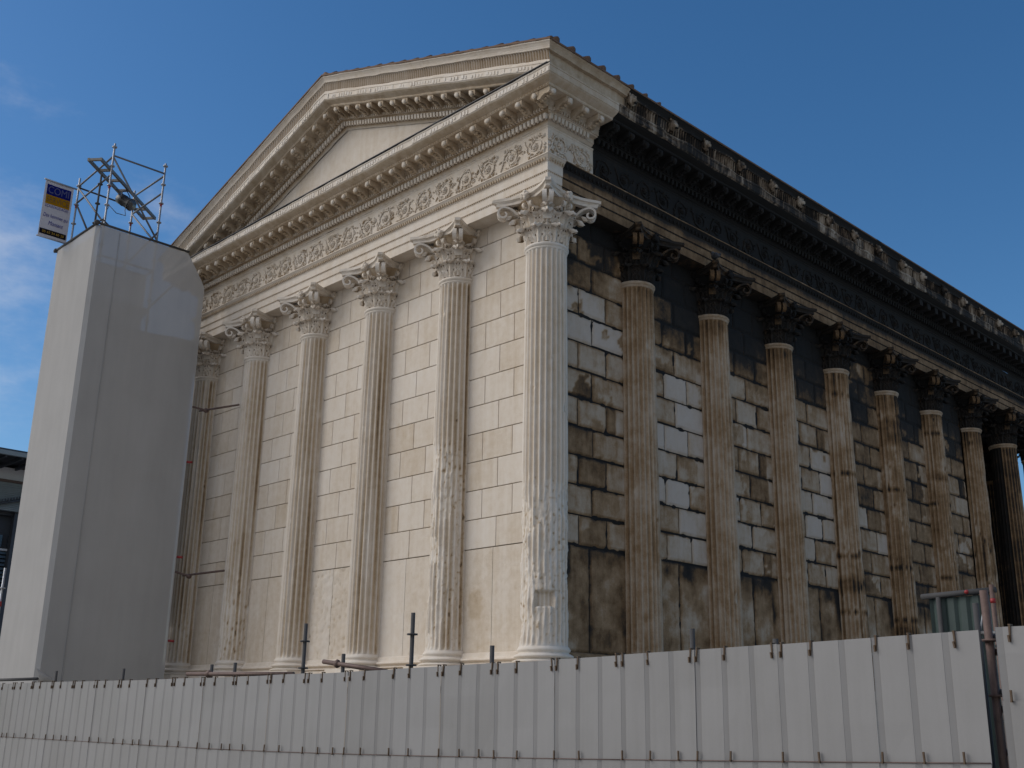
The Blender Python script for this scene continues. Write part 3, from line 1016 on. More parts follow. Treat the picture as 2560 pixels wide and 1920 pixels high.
r_ = rest.build('modillions', M_SOOT, fl_soot); r_['kind'] = 'stuff'

# raking cornices: the full profile sheared up the gable
for side in (0, 1):
    mb = MB()
    prof = [(a, b, .56 if b < 11.72 else .24 if b < 11.9 else .32 if b < 12.05 else .60 if b > 12.17 else .36) for a, b in FULL]  # same soffit darkening, shade and dirt together in the tone

    def ends(o_, side=side): return [(MID, -o_), (o_, -o_)] if side == 0 else [(-W5 - o_, -o_), (MID, -o_)]
    sweep(mb, prof, ends, .12, .024, .5, zfun=zr)
    a, b = ((MID, 0), (.9, 0)) if side == 0 else ((-W5 - .9, 0), (MID, 0))
    egg_row(mb, a, b, (0, -1), .50, zr)
    strigils(mb, [((MID, 0), (1.04, 0), (0, -1)) if side == 0 else ((-W5 - 1.04, 0), (MID, 0), (0, -1))], .62, .066, zr, side * 5)
    for p, t, n in along(a, b, (0, -1), .085):
        if random.random() < .75: mb.box(p + n * 1.052 + up_ * (12.245 + zr(p.x) + random.uniform(-.012, .012)), (random.uniform(.03, .07), .02, random.uniform(.05, .09)), .72, (t + up_ * (-SLOPE if side == 0 else SLOPE), n, up_), .8)
    ob = mb.build('raking_cornice', M_CLEAN, T)
    bmm = bmesh.new(); bmm.from_mesh(ob.data)
    bmesh.ops.bisect_plane(bmm, geom=bmm.verts[:] + bmm.edges[:] + bmm.faces[:], dist=1e-5, plane_co=(0, 0, 12.362), plane_no=(0, 0, -1), clear_outer=True)
    bmm.to_mesh(ob.data); bmm.free()
    for k in range(17):
        x = MID + (.2 + .402 * k) * (1 if side == 0 else -1)
        if abs(x - MID) > 5.15: break
        modillion(ob, Vector((x, 0, 0)), Vector((1, 0, 0)), Vector((0, -1, 0)), 12.06 + zr(x), .34, M_CLEAN, -SLOPE if side == 0 else SLOPE)  # bracket tone holds painted shade and dirt, as on the horizontal cornice

# tympanum
mb = MB(); G = []
for z_k in (0, 1):
    row = []
    for i in range(41):
        x = -W5 - .9 + (W5 + 1.8) * i / 40
        row.append((x, -.355, 12.30 if z_k == 0 else max(12.301, 11.78 + zr(x))))
    G.append(row)
mb.grid(np.array(G), .56); mb.build('tympanum', M_CLEAN, T)

# roof
mb = MB()
for s_ in (-1, 1):
    xe = MID + s_ * (SPAN + .02); z0 = 12.735
    zt = 12.735 + SLOPE * (SPAN + .02)
    P = [(xe, -1.17), (xe, L10 + 1.17), (MID, L10 + 1.17), (MID, -1.17)]
    zz_ = [z0, z0, zt, zt]
    V = [(x, y, z) for (x, y), z in zip(P, zz_)] + [(x, y, z - .035) for (x, y), z in zip(P, zz_)]
    mb.add(V, [(0, 1, 2, 3), (7, 6, 5, 4), (0, 4, 5, 1), (3, 7, 4, 0), (1, 5, 6, 2)], .4)
    # cover tiles down the slope
    k = 0; y = -.99
    while y < L10 + 1.1:
        xs = xe - s_ * (.0 if (k < 8 or s_ < 0) else .35)
        tdrop = .0
        P0 = Vector((xs, y, z0 + SLOPE * abs(xs - xe) + .015 - tdrop)); P1 = Vector((MID, y, zt + .015))
        mb.tube([P0, P1], .066 if k < 4 else .066 - min(.03, .008 * (k - 3)), 8, .3); y += .405; k += 1
    # verge tiles up the rake
    x = SPAN - .05
    while x > .1:
        xa = MID + s_ * x; xb = MID + s_ * max(0, x - .43)
        za = 12.735 + SLOPE * (SPAN - x); zb = 12.735 + SLOPE * (SPAN - max(0, x - .43))
        jx = random.uniform(-.01, .01)
        mb.tube([(xa, -1.06, za + .03 + jx), (xb, -1.06, zb - .005)], [.058, .042], 8, .3); x -= .402
mb.tube([(MID, -1.1, 12.735 + SLOPE * SPAN + .0), (MID, L10 + 1.1, 12.735 + SLOPE * SPAN)], .10, 8, .3)
mb.build('roof', M_TILE, T)

# ------------------------------------------------------------------ white wrapped scaffold tower at the far corner of the gable
X0, X1, Y0, Y1 = -12.95, -10.75, -3.60, -.80
TW = empty('scaffold_tower', ((X0 + X1) / 2, (Y0 + Y1) / 2, 0))
tag(TW, 'tall scaffold tower wrapped in white netting against the far end of the gable', 'scaffold')


def tchild(mb, name, mat):
    o = mb.build(name, mat, TW); o.matrix_parent_inverse = TW.matrix_world.inverted(); o.location = (0, 0, 0)
    o.matrix_parent_inverse = Matrix.Translation(-Vector(TW.location)); return o


ZT = 12.28


def net_grid(fx, nu, nv):
    G = [[fx(i / nu, j / nv) for i in range(nu + 1)] for j in range(nv + 1)]
    m = MB(); m.grid(np.array(G), .5, True); return m


def wob(u, v, s): return .018 * fbm(u * 2.2, v * 3.5, s, 1.5, 2) * math.sin(PI * min(1, max(0, u)))


def lean(z): return 0.0


tchild(net_grid(lambda u, v: (X0 + .02 + u * (X1 - .11 - X0), Y0 + wob(u, v, 1), .9 + v * (ZT - .9 - (0.0 + .85 * (1 - u) ** 6 * 0))), 12, 40), 'net_panel', M_NET)
tchild(net_grid(lambda u, v: (X1 - .09 + .09 * u, Y0 + .08 * u, .9 + v * (ZT - .9)), 1, 30), 'net_panel', M_NET)


def right_panel(u, v):
    z = .9 + v * (ZT - .9)
    # the top is cut back so the net clears the cornice
    ymax = Y1 if z < 11.55 else Y1 - (z - 11.55) / (ZT - 11.55) * .52
    return (X1 + wob(u, v, 4), Y0 + .08 + u * (ymax - Y0 - .08), z)


tchild(net_grid(right_panel, 14, 60), 'net_panel', M_NET)
tchild(net_grid(lambda u, v: (X1 - .05 + wob(u, v, 4), Y0 + .10 + u * (Y1 - Y0 - .14), .9 + v * 9.2 + .04 * math.sin(u * 9)), 10, 30), 'net_lining', M_NET)
tchild(net_grid(lambda u, v: (X0 + .04 + u * (X1 - .13 - X0), Y0 + .05, .9 + v * 11.2), 8, 30), 'net_lining', M_NET)
tchild(net_grid(lambda u, v: (X0, Y0 + .02 + u * (Y1 - Y0 - .5), .9 + v * (ZT - .9)), 10, 30), 'net_panel', M_NET)
m = MB()
for (uq, off) in ((.17, .012),):
    m.tube([(X1 + off + wob(uq, v_, 4), Y0 + .08 + uq * (Y1 - Y0 - .08), .95 + v_ * (ZT - 1.0)) for v_ in np.linspace(0, 1, 40)], .008, 5)
tchild(m, 'seam', M_NET)
m = MB(); G = [[(X1 + .01 + .10 * math.sin(PI * j / 4) * (1 - i / 5), Y0 - .02 + .55 * i / 5 + .02 * j, 2.14 + .30 * (1 - i / 5) * (1 - j / 4) + .02) for i in range(6)] for j in range(5)]
m.grid(np.array(G), .3); tchild(m, 'loose_flap', M_NET)
# top tubes around the net
m = MB()
m.tube([(X0 - .16, Y0 - .0, ZT + .02), (X1 - .02, Y0, ZT + .02)], .032, 8); m.tube([(X1, Y0 - .05, ZT + .035), (X1, Y1 - .50, ZT + .035)], .03, 8)
m.tube([(X0, Y0, ZT + .02), (X0, Y1 - .5, ZT + .02)], .03, 8)
m.blob((X0 - .02, Y0 - .02, ZT), (.06, .06, .06), .4, 6, 4); m.blob((X1, Y0 - .02, ZT + .03), (.07, .07, .07), .4, 6, 4)
m.tube([(X1 - .12, Y0 - .02, ZT + .03), (X1 + .02, Y0 + .1, ZT + .14), (X1 + .0, Y0 + .25, ZT + .05)], .02, 6)
tchild(m, 'top_rail', M_DARKTUBE)
# standards
A_, B_, C_, D_ = (-12.43, -3.5), (-10.86, -3.4), (-10.86, -2.1), (-12.43, -2.1)
for (p, zt) in ((A_, 14.07), (B_, 14.45), (C_, 14.43), (D_, 14.25), ((-11.16, -3.5), 13.72)):
    m = MB(); lo = .1 if zt != 13.72 else 12.2
    m.tube([(p[0], p[1], lo), (p[0], p[1], zt)], .0245, 8)
    z = lo + .25
    while z < zt: m.tube([(p[0], p[1], z), (p[0], p[1], z + .022)], .058, 10); z += .5
    so = tchild(m, 'standard', M_STEEL if zt != 13.72 else M_DARKTUBE)
    if zt != 13.72:
        m = MB(); m.tube([(p[0], p[1], 13.28), (p[0], p[1], 13.36)], .028, 8)
        rb = m.build('red_band', M_RED, so); rb.matrix_parent_inverse = Matrix.Translation(-Vector(TW.location)) if False else so.matrix_world.inverted() if False else Matrix.Identity(4)


def member(a, b, name='ledger', mat=M_DULL, r=.0225):
    m = MB(); m.tube([a, b], r, 8); return tchild(m, name, mat)


def at(p, z): return (p[0], p[1], z)


member(at(A_, 13.86), at(B_, 14.12)); member(at(A_, 13.40), at(B_, 13.64)); member(at(B_, 14.14), at(C_, 14.16)); member(at(C_, 14.10), at(D_, 14.10)); member(at(C_, 13.64), at(D_, 13.60))
member(at(A_, 13.82), at(D_, 13.80), 'ledger', M_DARKTUBE)
member(at(B_, 14.10), at(C_, 12.40), 'brace'); member(at(A_, 13.80), at(B_, 12.38), 'brace'); member(at(A_, 13.38), (-11.5, -3.48, 12.32), 'brace', M_DARKTUBE); member(at(D_, 13.6), at(C_, 12.3), 'brace')
for k, z in enumerate((2.6, 4.6, 6.6, 8.6, 10.6)):
    for a, b in ((A_, B_), (B_, C_), (C_, D_), (D_, A_)): member(at(a, z), at(b, z)); member(at(a, z + 1), at(b, z + 1))
    member(at(B_, z), at(C_, z + 2), 'brace'); member(at(B_ if k % 2 else A_, z), at(A_ if k % 2 else B_, z + 2), 'brace')
    m = MB(); m.box(((A_[0] + B_[0]) / 2, -2.75, z + .03), (1.55, 1.2, .05), .5); tchild(m, 'deck', M_ALU)
m = MB(); m.tube([(-11.16, -2.1, 10.6), (-10.86, -1.2, 11.9)], .022, 8); tchild(m, 'brace', M_STEEL)
# ties to the gable
for (xa, xb, z, dz) in ((-10.95, -9.15, 8.45, -.12), (-10.6, -9.13, 4.59, 0)):
    m = MB(); m.tube([(-10.70, -.62, z), (xb, -.50, z + dz)], .024, 8); m.tube([(-10.72, -.80, z + .07), (-10.45, -.60, z - .03)], .024, 8)
    m.blob((-10.45, -.6, z - .03), (.07, .07, .06), .4, 6, 4, jit=.2)
    tchild(m, 'tie_tube', M_RUST)
for z in (7.2, 5.0, 3.15):
    m = MB(); m.tube([(-10.76, -.78, z), (-10.66, -.70, z - .01)], .028, 8); tchild(m, 'tie_end', M_RED)

# ---- lattice beam and floodlight on top of the tower
BM = empty('lattice_beam', (-11.9, -2.6, 13.97))
tag(BM, 'slim aluminium lattice beam laid across the top of the scaffold tower', 'beam')
dirb = Vector((-2.0, 2.35, 0)).normalized(); sideb = Vector((dirb.y, -dirb.x, 0)) * -1
ctr = Vector((-12.05, -2.55, 13.96)); Lb = 1.60
for s_ in (-1, 1):
    m = MB(); c = ctr + sideb * (.15 * s_) - Vector(BM.location)
    m.box(c, (2 * Lb, .05, .075), .5, (dirb, sideb, (0, 0, 1))); m.build('chord', M_ALU, BM)
for k in range(7):
    m = MB(); c = ctr + dirb * (-Lb + .03 + k * (2 * Lb - .06) / 6) - Vector(BM.location); m.box(c, (.05, .25, .06), .5, (dirb, sideb, (0, 0, 1))); m.build('rung', M_ALU, BM)

FL = empty('floodlight', (-11.87, -2.55, 13.6))
tag(FL, 'black floodlight hanging under the lattice beam on the scaffold tower', 'floodlight')
ax = Vector((.55, .35, -.42)).normalized()
m = MB(); m.tube([-ax * .24, -ax * .20, -ax * .02, ax * .02, ax * .19, ax * .22], [.09, .135, .145, .13, .15, .155], 14); m.build('housing', M_BLACK, FL)
m = MB(); m.tube([ax * .2, ax * .235], .145, 14); m.build('lens', simple('lens_glass', (.08, .085, .09), .12), FL)
m = MB(); m.tube([-ax * .262, -ax * .235], [.06, .07], 10); m.build('rear_cap', simple('yellow_green_cap', (.16, .17, .03), .5), FL)
m = MB(); sx = ax.cross(Vector((0, 0, 1))).normalized()
m.tube([sx * .17, sx * .17 + Vector((0, 0, .2)), Vector((0, 0, .30)), sx * -.17 + Vector((0, 0, .2)), sx * -.17], .013, 6); m.tube([(0, 0, .29), (0, 0, .36)], .018, 6); m.build('yoke', M_BLACK, FL)
m = MB(); m.tube([(.06, .02, -.1), (.16, -.05, -.3), (.0, .05, -.36), (-.2, -.1, -.28), (-.3, -.25, -.1), (-.33, -.3, -.25)], .010, 5); m.build('cable', M_BLACK, FL)

# ------------------------------------------------------------------ banner
BN = empty('banner', (-12.72, -3.85, 12.42))
tag(BN, 'blue, yellow and white advertising banner hanging beside the top of the scaffold tower', 'banner')
BY0, BY1, BZ0, BZ1 = -4.19, -3.50, 12.42, 13.90
OX = -12.72


def bl(y, z, x=0.0): return (x, y + 3.85, z - 12.42)


def cloth(name, col, tr=.35):
    m = Mat(name); n = m.noise(3, 4); c = m.mix(m.rng(n, .3, .7, 0, .25), col, tuple(q * .8 for q in col))
    m.nt.nodes.remove(m.b); d = m.n('ShaderNodeBsdfDiffuse'); t = m.n('ShaderNodeBsdfTranslucent'); a = m.n('ShaderNodeMixShader')
    m.l(c, d.inputs[0]); m.l(c, t.inputs[0]); a.inputs[0].default_value = tr; m.l(d.outputs[0], a.inputs[1]); m.l(t.outputs[0], a.inputs[2]); m.l(a.outputs[0], m.out.inputs[0]); return m.m


def bx(y, z): return .02 * math.sin((z - BZ0) * 3.0) * math.sin(PI * (y - BY0) / (BY1 - BY0))


def bpanel(name, y0, y1, z0, z1, mat, off):
    G = [[bl(y0 + (y1 - y0) * i / 8, z0 + (z1 - z0) * j / 12, bx(y0 + (y1 - y0) * i / 8, z0 + (z1 - z0) * j / 12) + off) for i in range(9)] for j in range(13)]
    m = MB(); m.grid(np.array(G), .5, True)
    G2 = np.array(G).copy(); G2[..., 0] -= .003; m.grid(G2, .5, True, flip=True)
    return m.build(name, mat, BN)


M_BWHITE = cloth('banner_white', (.60, .58, .60))
bpanel('sheet', BY0, BY1, BZ0, BZ1, M_BWHITE, 0)
bpanel('blue_field', BY0 + .055, BY1 - .05, 13.53, 13.80, cloth('banner_blue', (.010, .018, .16), .15), .006)
bpanel('yellow_field', BY0 + .055, BY1 - .05, 13.29, 13.528, cloth('banner_yellow', (.42, .20, .01), .15), .006)
bpanel('dark_field', BY0 + .02, BY1 - .03, 12.50, 12.635, cloth('banner_black', (.014, .014, .018), .05), .006)
m = MB(); m.tube([bl(BY0 - .03, BZ1 + .0), bl(BY1 + .08, BZ1 + .0)], .022, 8); m.build('rod', M_STEEL, BN)
m = MB(); m.tube([bl(BY0 - .03, BZ0), bl(BY1 + .08, BZ0)], .018, 8); m.build('rod', M_STEEL, BN)


def lettering(txt, size, y, z, col, wd=None, shear=0.0, name='lettering'):
    cu = bpy.data.curves.new(name, 'FONT'); cu.body = txt; cu.size = size; cu.align_x = 'CENTER'; cu.align_y = 'CENTER'; cu.extrude = .001; cu.shear = shear
    o = bpy.data.objects.new(name, cu); S.collection.objects.link(o)
    bpy.context.view_layer.update()
    me = bpy.data.meshes.new_from_object(o.evaluated_get(bpy.context.evaluated_depsgraph_get()))
    bpy.data.objects.remove(o); bpy.data.curves.remove(cu)
    xs = [v.co.x for v in me.vertices]
    k = wd / (max(xs) - min(xs)) if wd else 1
    for v in me.vertices:
        yy_, zz_ = v.co.x * k, v.co.y
        v.co = Vector((bx(y + yy_, z + zz_) + .011 + v.co.z, y + yy_ + 3.85, z + zz_ - 12.42))
    me.materials.clear(); me.materials.append(col); me.name = name
    return link(bpy.data.objects.new(name, me), BN)


INK_B = simple('blue_ink', (.03, .03, .22), .8, 0, .1); INK_Y = simple('yellow_ink', (.42, .24, .02), .8, 0, .1); INK_O = simple('brown_ink', (.16, .09, .03), .8, 0, .1)
cyb = (BY0 + BY1) / 2
lettering('COMI', .26, cyb, 13.66, simple('pale_blue_ink', (.09, .09, .20), .8, 0, .1), .50)
lettering('SERVICE', .21, cyb, 13.405, INK_O, .54)
lettering('ECHAFAUDAGES', .10, cyb, 13.235, INK_B, .56)
lettering('Des hommes qui', .135, cyb, 12.99, INK_B, .60, .25)
lettering('Montent', .155, cyb + .02, 12.80, INK_B, .36, .25)
lettering('05 62 34 60 20', .085, cyb, 12.565, INK_Y, .52)

# ------------------------------------------------------------------ hoarding
YFN = -5.20
PIT = .795
XJ0 = 9.11           # right-hand end of the long fence


def ztop(x): return 2.06 + .0 * x + (max(0, x + 1.5) / 10.6) ** 1.7 * .175
def zjoint(x): return 1.185 + (max(0, x + 1.0) / 10.1) ** 1.6 * .19


HF = empty('hoarding', (0, YFN, 0))
tag(HF, 'long white ribbed sheet metal hoarding across the foreground, clipped along its top edge', 'fence')


def sheet(parent, xa, xb, zb, zt_, name, off=0.0, side=1, ribs=3):
    """ribbed sheet between xa and xb, bottom zb(x), top zt_(x); grooves every third"""
    pitch = (xb - xa) / ribs; xs = []
    for k in range(ribs):
        c = xb - pitch * (k + .5) if False else xa + pitch * k
        xs += [(c, 0), (c + .002, .002), (c + .046, .013), (c + .051, 0)]
    xs += [(xb, 0)]
    m = MB(); tn = .5 + random.uniform(-.5, .5)
    rows = []
    for v in (0, .33, .66, 1):
        rows.append([(x, off + g + .007 * fn(x, v * 2, zb(x), 1.4), zb(x) + (zt_(x) - zb(x)) * v) for x, g in xs])
    m.grid(np.array(rows), tn)
    back = np.array(rows)[:, :, :].copy(); back[..., 1] += .0025; m.grid(back, .5, flip=True)
    m.grid(np.array([rows[-1], back[-1].tolist()]), .5)
    m.grid(np.array([[r_q[-1] for r_q in rows], [b_[-1] for b_ in back.tolist()]]), .5)
    m.grid(np.array([[r_q[0] for r_q in rows], [b_[0] for b_ in back.tolist()]]), .5, flip=True)
    return m.build(name, M_FENCE, parent)


def clip_mesh(up=True):
    m = MB()
    m.box((0, -.010, -.045), (.013, .012, .11), .5, taper=.8); m.box((-.005, -.019, -.08), (.011, .014, .046), .5, ((math.cos(.12), 0, math.sin(.12)), (0, 1, 0), (-math.sin(.12), 0, math.cos(.12))))
    m.box((0, .004, .012), (.016, .046, .008), .6); m.box((0, .022, -.015), (.016, .008, .05), .5)
    return m


npan = 24
zero = lambda x: .02
clip0 = None
joint_clip0 = None


def put_clip(x, z, tilt, parent, kind, yoff=0.0):
    global clip0, joint_clip0
    if kind == 'top':
        if clip0 is None: o = clip_mesh().build('clip', M_CLIP, parent); clip0 = o
        else: o = clip0.copy(); link(o, parent)
    else:
        if joint_clip0 is None:
            m = MB(); m.box((0, -.008, .03), (.012, .012, .075), .5); m.box((0, -.012, -.005), (.012, .018, .012), .5); o = m.build('clip', M_CLIP, parent); joint_clip0 = o
        else: o = joint_clip0.copy(); link(o, parent)
    o.location = (x, yoff, z); o.rotation_euler = (0, tilt, 0); return o


random.seed(5)
for k in range(npan):
    xb = XJ0 - PIT * k; xa = xb - PIT + .003
    jz = random.uniform(-.006, .006)
    sheet(HF, xa, xb, lambda x: zjoint(x) - .03 + jz, lambda x: ztop(x) + jz, 'upper_sheet', -.006 - .004 * (k % 2))
    sheet(HF, xa, xb, zero, lambda x: zjoint(x) + jz, 'lower_sheet', -.018 - .003 * (k % 2))
    for dx in ((-.045, .03, .30) if k % 7 else (.03, .28)):
        x = xa + dx + random.uniform(-.008, .008)
        if k == 0 and dx > .2: put_clip(xb - .17, ztop(x) + jz, random.uniform(-.05, .05), HF, 'top')
        put_clip(x, ztop(x) + jz, random.uniform(-.10, .10), HF, 'top')
    for dx in (.02, .33) if k % 3 else (.02, .33, .62):
        x = xa + dx + random.uniform(-.01, .01); put_clip(x, zjoint(x) + jz, random.uniform(-.06, .06), HF, 'joint', -.022)
# dark seam rail along the joint
for a in range(0, npan, 4):
    xa = XJ0 - PIT * (a + 4); xb = XJ0 - PIT * a
    m = MB(); m.tube([(x, -.024, zjoint(x) - .002) for x in np.linspace(xa, xb, 9)], .004, 6); m.build('seam_rail', M_RUST, HF)

HG = empty('hoarding', (9.6, YFN, 0))
tag(HG, 'short white hoarding at the right edge, beyond the gap with the scaffold pole', 'fence')
for k in range(3):
    xa = -.375 + PIT * k; xb = xa + PIT - .003
    for (zb, zt2, nm, off) in ((1.74, 2.25, 'upper_sheet', -.006), (.02, 1.77, 'lower_sheet', -.018)):
        sheet(HG, xa, xb, lambda x, q=zb: q, lambda x, q=zt2: q, nm, off)
    for dx in (.10, .36, .62): put_clip(xa + dx, 2.25, random.uniform(-.06, .06), HG, 'top')
    for dx in (.07, .5): put_clip(xa + dx, 1.77, 0, HG, 'joint', -.022)

# ------------------------------------------------------------------ scaffold tubes behind the hoarding


def standard_tube(x, y, zt_, label, rings=(), mat=M_DARKTUBE, group='scaffold tubes sticking up behind the long hoarding', foot=False):
    t = empty('scaffold_tube', (x, y, 0)); tag(t, label, 'tube', group)
    m = MB(); m.tube([(0, 0, 0), (0, 0, zt_)], .024, 8); m.build('tube', mat, t)
    for z in rings:
        m = MB(); m.tube([(0, 0, z), (0, 0, z + .018)], .062, 12); m.build('rosette', mat, t)
    return t


standard_tube(-7.13, -4.7, 2.28, 'short tube stub in front of the left edge of the netting tower base')
standard_tube(-4.61, -4.7, 2.27, 'short tube stub standing before the middle of the netting tower')
standard_tube(-2.07, -4.62, 2.28, 'short tube stub just right of the netting tower, left of the long horizontal tube', (2.13,))
standard_tube(-1.45, -4.62, 2.29, 'short tube stub before the fifth gable column from the corner', (2.13,))
standard_tube(.31, -4.7, 2.73, 'tall tube with one rosette before the fourth gable column', (2.5, 2.17))
standard_tube(1.15, -4.7, 2.33, 'short tube crossed by a slanting brown tube before the third gable column')
standard_tube(2.44, -4.7, 2.75, 'tall tube with one rosette between the second and third gable columns', (2.5, 2.16))
standard_tube(3.76, -4.7, 2.34, 'short tube stub just left of the corner column', (2.14,))
standard_tube(6.34, -4.7, 2.40, 'thin tube stub before the dark wall right of the first blackened column')
standard_tube(7.19, -4.7, 2.28, 'lowest tube stub, barely above the hoarding beside the third blackened column')


def lying_tube(a, b, label, mat=M_RUST):
    c = (Vector(a) + Vector(b)) / 2; t = empty('scaffold_tube', c); tag(t, label, 'tube', 'brown tubes lying along the top of the hoarding')
    m = MB(); m.tube([Vector(a) - c, Vector(b) - c], .028, 10); m.build('tube', mat, t)
    m = MB(); p = (Vector(a) - c) * .55; m.blob(p, (.05, .05, .055), .4, 7, 4, jit=.15); m.build('coupler', mat, t); return t


lying_tube((-2.6, -4.7, 2.155), (.1, -4.7, 2.11), 'long horizontal brown tube just above the hoarding right of the netting tower')
q = lying_tube((.80, -4.74, 2.245), (1.95, -4.66, 2.11), 'brown tube sloping down to the right before the third gable column')
lying_tube((-12.2, -4.3, 2.19), (-8.9, -4.3, 2.185), 'horizontal tube at the foot of the netting tower at the left edge', M_DARKTUBE)
tt = standard_tube(-10.2, -4.7, 4.3, 'thin tube with a red mark at the left edge beside the netting tower', (3.9,), M_STEEL, None)
m = MB(); m.tube([(0, 0, 3.55), (0, 0, 3.65)], .03, 8); m.build('red_band', M_RED, tt)

# right-hand scaffold frame in the gap
SC = empty('scaffold_bay', (9.12, -4.9, 0))
tag(SC, 'rusty scaffold frame standing in the gap between the two white hoardings', 'scaffold')
m = MB(); m.tube([(.0, -.12, 0), (-.02, -.12, 2.52)], .029, 12); po = m.build('standard', M_RUST, SC)
m = MB(); m.tube([(-.0, -.12, 2.17), (0, -.12, 2.185)], .065, 12); m.build('rosette', M_RUST, po)
m = MB(); m.tube([(-.0, -.12, 1.80), (0, -.12, 1.815)], .06, 12); m.build('rosette', M_RUST, po)
m = MB(); m.tube([(-.18, .1, 0), (-.18, .1, 2.46)], .022, 10); m.build('standard', M_DARKTUBE, SC)
for z, mt in ((2.20, M_DULL), (2.10, M_RUST), (1.83, M_DULL), (1.72, M_RUST), (1.44, M_DULL), (1.30, M_RUST)):
    m = MB(); m.tube([(0, -.08, z), (.85, .0, z - .01)], .024, 8); l_ = m.build('ledger', mt, SC)
    m = MB(); m.blob((.06, -.09, z), (.038, .038, .034), .4, 6, 4, jit=.2); m.build('coupler', M_RED if z == 1.44 else mt, l_)
for (a, b) in (((.0, -.05, 2.15), (.3, .0, 1.85)), ((.0, -.05, 1.7), (.3, 0, 2.05)), ((0, -.05, 1.65), (.32, 0, 1.3)), ((-.18, .1, 2.25), (.8, .25, 2.2)), ((-.18, .1, 2.23), (-1.2, .3, 2.12))):
    m = MB(); m.tube([a, b], .015, 7); m.build('brace', M_DULL, SC)

# green clad screen behind
GP = empty('site_screen', (8.06, -3.0, 0))
tag(GP, 'dark green sheet screen on tubes in front of the blackened long side', 'screen')
m = MB(); xs = np.linspace(-.30, .29, 22); G = [[(x, .02 * (k % 2 if k % 4 < 2 else 0), z) for k, x in enumerate(xs)] for z in (.05, 1.4, 2.72)]
m.grid(np.array(G), .5); m.grid(np.array(G) + np.array((0, .004, 0)), .5, flip=True); m.build('sheet', M_GREEN, GP)
m = MB(); m.tube([(-.36, -.02, 2.735), (.32, -.02, 2.755)], .026, 8); m.build('top_tube', M_DARKTUBE, GP)
for x in (-.20, .29):
    m = MB(); m.tube([(x, -.03, 0), (x, -.03, 2.80 if x > 0 else 2.72)], .022, 8); p_ = m.build('post', M_RUST if x > 0 else M_DARKTUBE, GP)
m = MB(); m.tube([(.29, -.03, 2.64), (.29, -.03, 2.68)], .024, 8); m.build('red_band', M_RED, p_)
m = MB(); m.tube([(.24, -.035, 2.76), (.12, -.035, 2.25)], .009, 6); m.build('stay', M_STEEL, GP)
m = MB(); m.blob((.07, -.04, 2.75), (.022, .022, .02), .5, 7, 4); m.build('coupler', M_RED, GP)

# dark green sheeting of the site behind the gap
GP2 = empty('site_screen', (9.9, -3.6, 0))
tag(GP2, 'dark sheet screen seen through the gap beside the scaffold frame', 'screen')
m = MB(); xs = np.linspace(-.62, .9, 40); G = [[(x, .02 * (k % 2 if k % 4 < 2 else 0), z) for k, x in enumerate(xs)] for z in (.05, 1.2, 2.0)]
m.grid(np.array(G), .5); m.grid(np.array(G) + np.array((0, .004, 0)), .5, flip=True); m.build('sheet', M_GREEN, GP2)
for x in (-.6, .88):
    m = MB(); m.tube([(x, .04, 0), (x, .04, 2.05)], .022, 8); m.build('post', M_DARKTUBE, GP2)

# ------------------------------------------------------------------ pigeon on the third blackened capital
PG = MB(); pts = [(0, -.15, .02), (0, -.10, .045), (0, -.03, .075), (0, .04, .085), (0, .085, .11), (0, .10, .15), (0, .115, .185), (0, .145, .19), (0, .175, .18)]
PG.tube(pts, [.012, .03, .055, .06, .042, .027, .03, .024, .004], 10)
for s_ in (-1, 1): PG.blob((.05 * s_, -.03, .08), (.016, .10, .035), .5, 8, 5)
for s_ in (-1, 1): PG.tube([(.02 * s_, .03, .04), (.02 * s_, .035, 0), (.02 * s_, .065, 0)], .006, 5)
po = PG.build('pigeon', M_PIGEON)
po.location = (.80, 2 * SF - .42, 10.45); po.rotation_euler = (0, 0, R(60)); po.scale = (1.15,) * 3
po.location = (.66, 2 * SF - .66, ZARCH)
tag(po, 'dark pigeon perched on the capital of the second blackened column', 'pigeon')

# ------------------------------------------------------------------ modern building at the left edge
MBD = empty('modern_building', (-50, 2, 0))
tag(MBD, 'modern grey building with a flat overhanging roof at the left edge behind the netting tower', 'building')


def bchild(name, mat, boxes, sub=None):
    m = MB()
    for c, d in boxes: m.box((c[0] + 50, c[1] - 2, c[2]), d)
    return m.build(name, mat, sub or MBD)


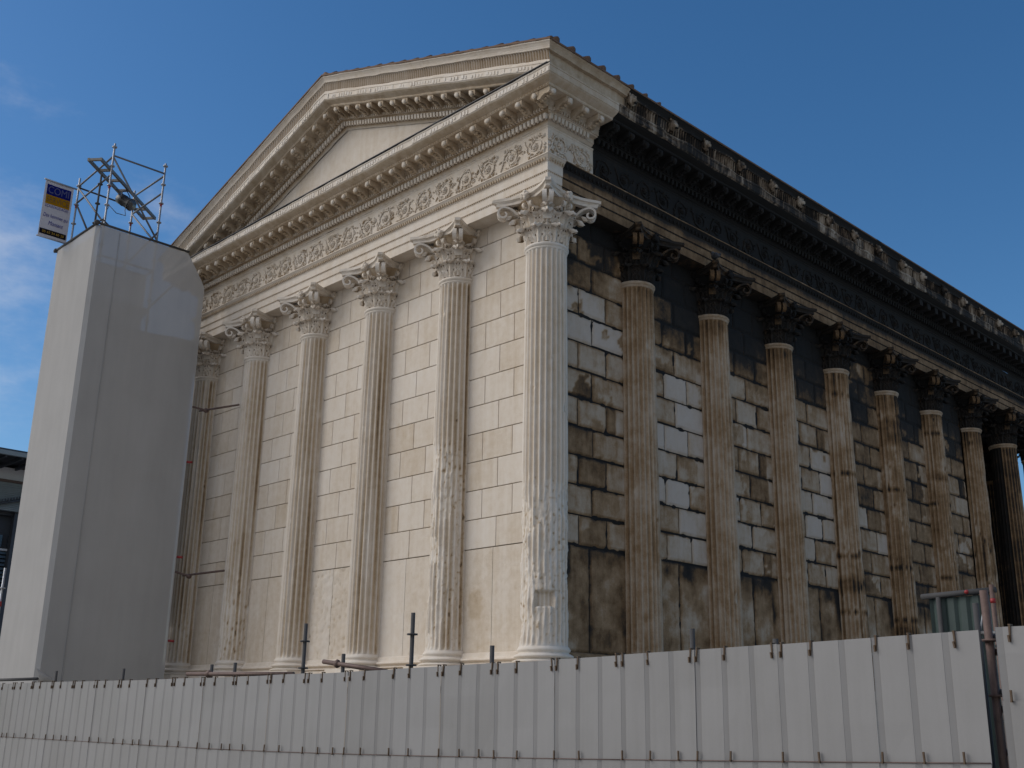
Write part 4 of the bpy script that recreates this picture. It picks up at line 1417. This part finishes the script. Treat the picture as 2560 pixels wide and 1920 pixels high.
YA_, YB_ = -16, 14
bchild('roof_fascia', M_LOUVRE, [((-41.9, (YA_ + YB_) / 2, 13.58), (.2, YB_ - YA_, .21))])
bchild('roof_slab', M_DGREY, [((-49, (YA_ + YB_) / 2, 13.74), (14.2, YB_ - YA_ + .2, .10))])
bchild('roof_louvres', M_DGREY, [((-43.6, YA_ + .5 + k * .8, 13.5), (3.1, .10, .20)) for k in range(37)])
bchild('parapet', M_WHITEW, [((-45.2, (YA_ + YB_) / 2, 13.2), (.4, YB_ - YA_, .62))])
bchild('string_course', M_RUST, [((-45.05, (YA_ + YB_) / 2, 12.83), (.25, YB_ - YA_, .12))])
bchild('louvre_wall', M_LOUVRE, [((-45.2, (YA_ + YB_) / 2, 12.06), (.3, YB_ - YA_, 1.42))] + [((-45.02, (YA_ + YB_) / 2, 11.45 + .10 * k), (.06, YB_ - YA_, .035)) for k in range(13)])
bchild('wall', M_DGREY, [((-52, (YA_ + YB_) / 2, 5.6), (12, YB_ - YA_ - .2, 11.2)), ((-52, (YA_ + YB_) / 2, 12.4), (12.8, YB_ - YA_ - .4, 2.4))])
glass = simple('building_glass', (.03, .05, .075), .12, 0, .3, 1)
bchild('window', glass, [((-45.9, YA_ + 1.5 + 3 * k, 9.9), (.1, 2.7, .62)) for k in range(10)])
bchild('sill_band', M_WHITEW, [((-45.8, (YA_ + YB_) / 2, 9.45), (.3, YB_ - YA_, .10))])
bchild('blind_wall', simple('blue_louvre', (.06, .10, .14), .5, .2, .2, 2), [((-45.85, (YA_ + YB_) / 2, 9.3 - .20 * k), (.18, YB_ - YA_, .12)) for k in range(28)])
bchild('column', M_DGREY, [((-45.5, 8.3, 6.5), (.4, .4, 13))]); bchild('column', M_DGREY, [((-45.5, -2, 6.5), (.4, .4, 13))])
m = MB(); a = Vector((5.3, 4.6, 11.45)); b = Vector((5.3, 6.4, 12.0)); m.tube([a, b], .07, 6)
for k in range(14): m.box(a.lerp(b, k / 13) + Vector((.06, 0, .12)), (.07, .06, .12))
m.build('stair_rail', M_DGREY, MBD)
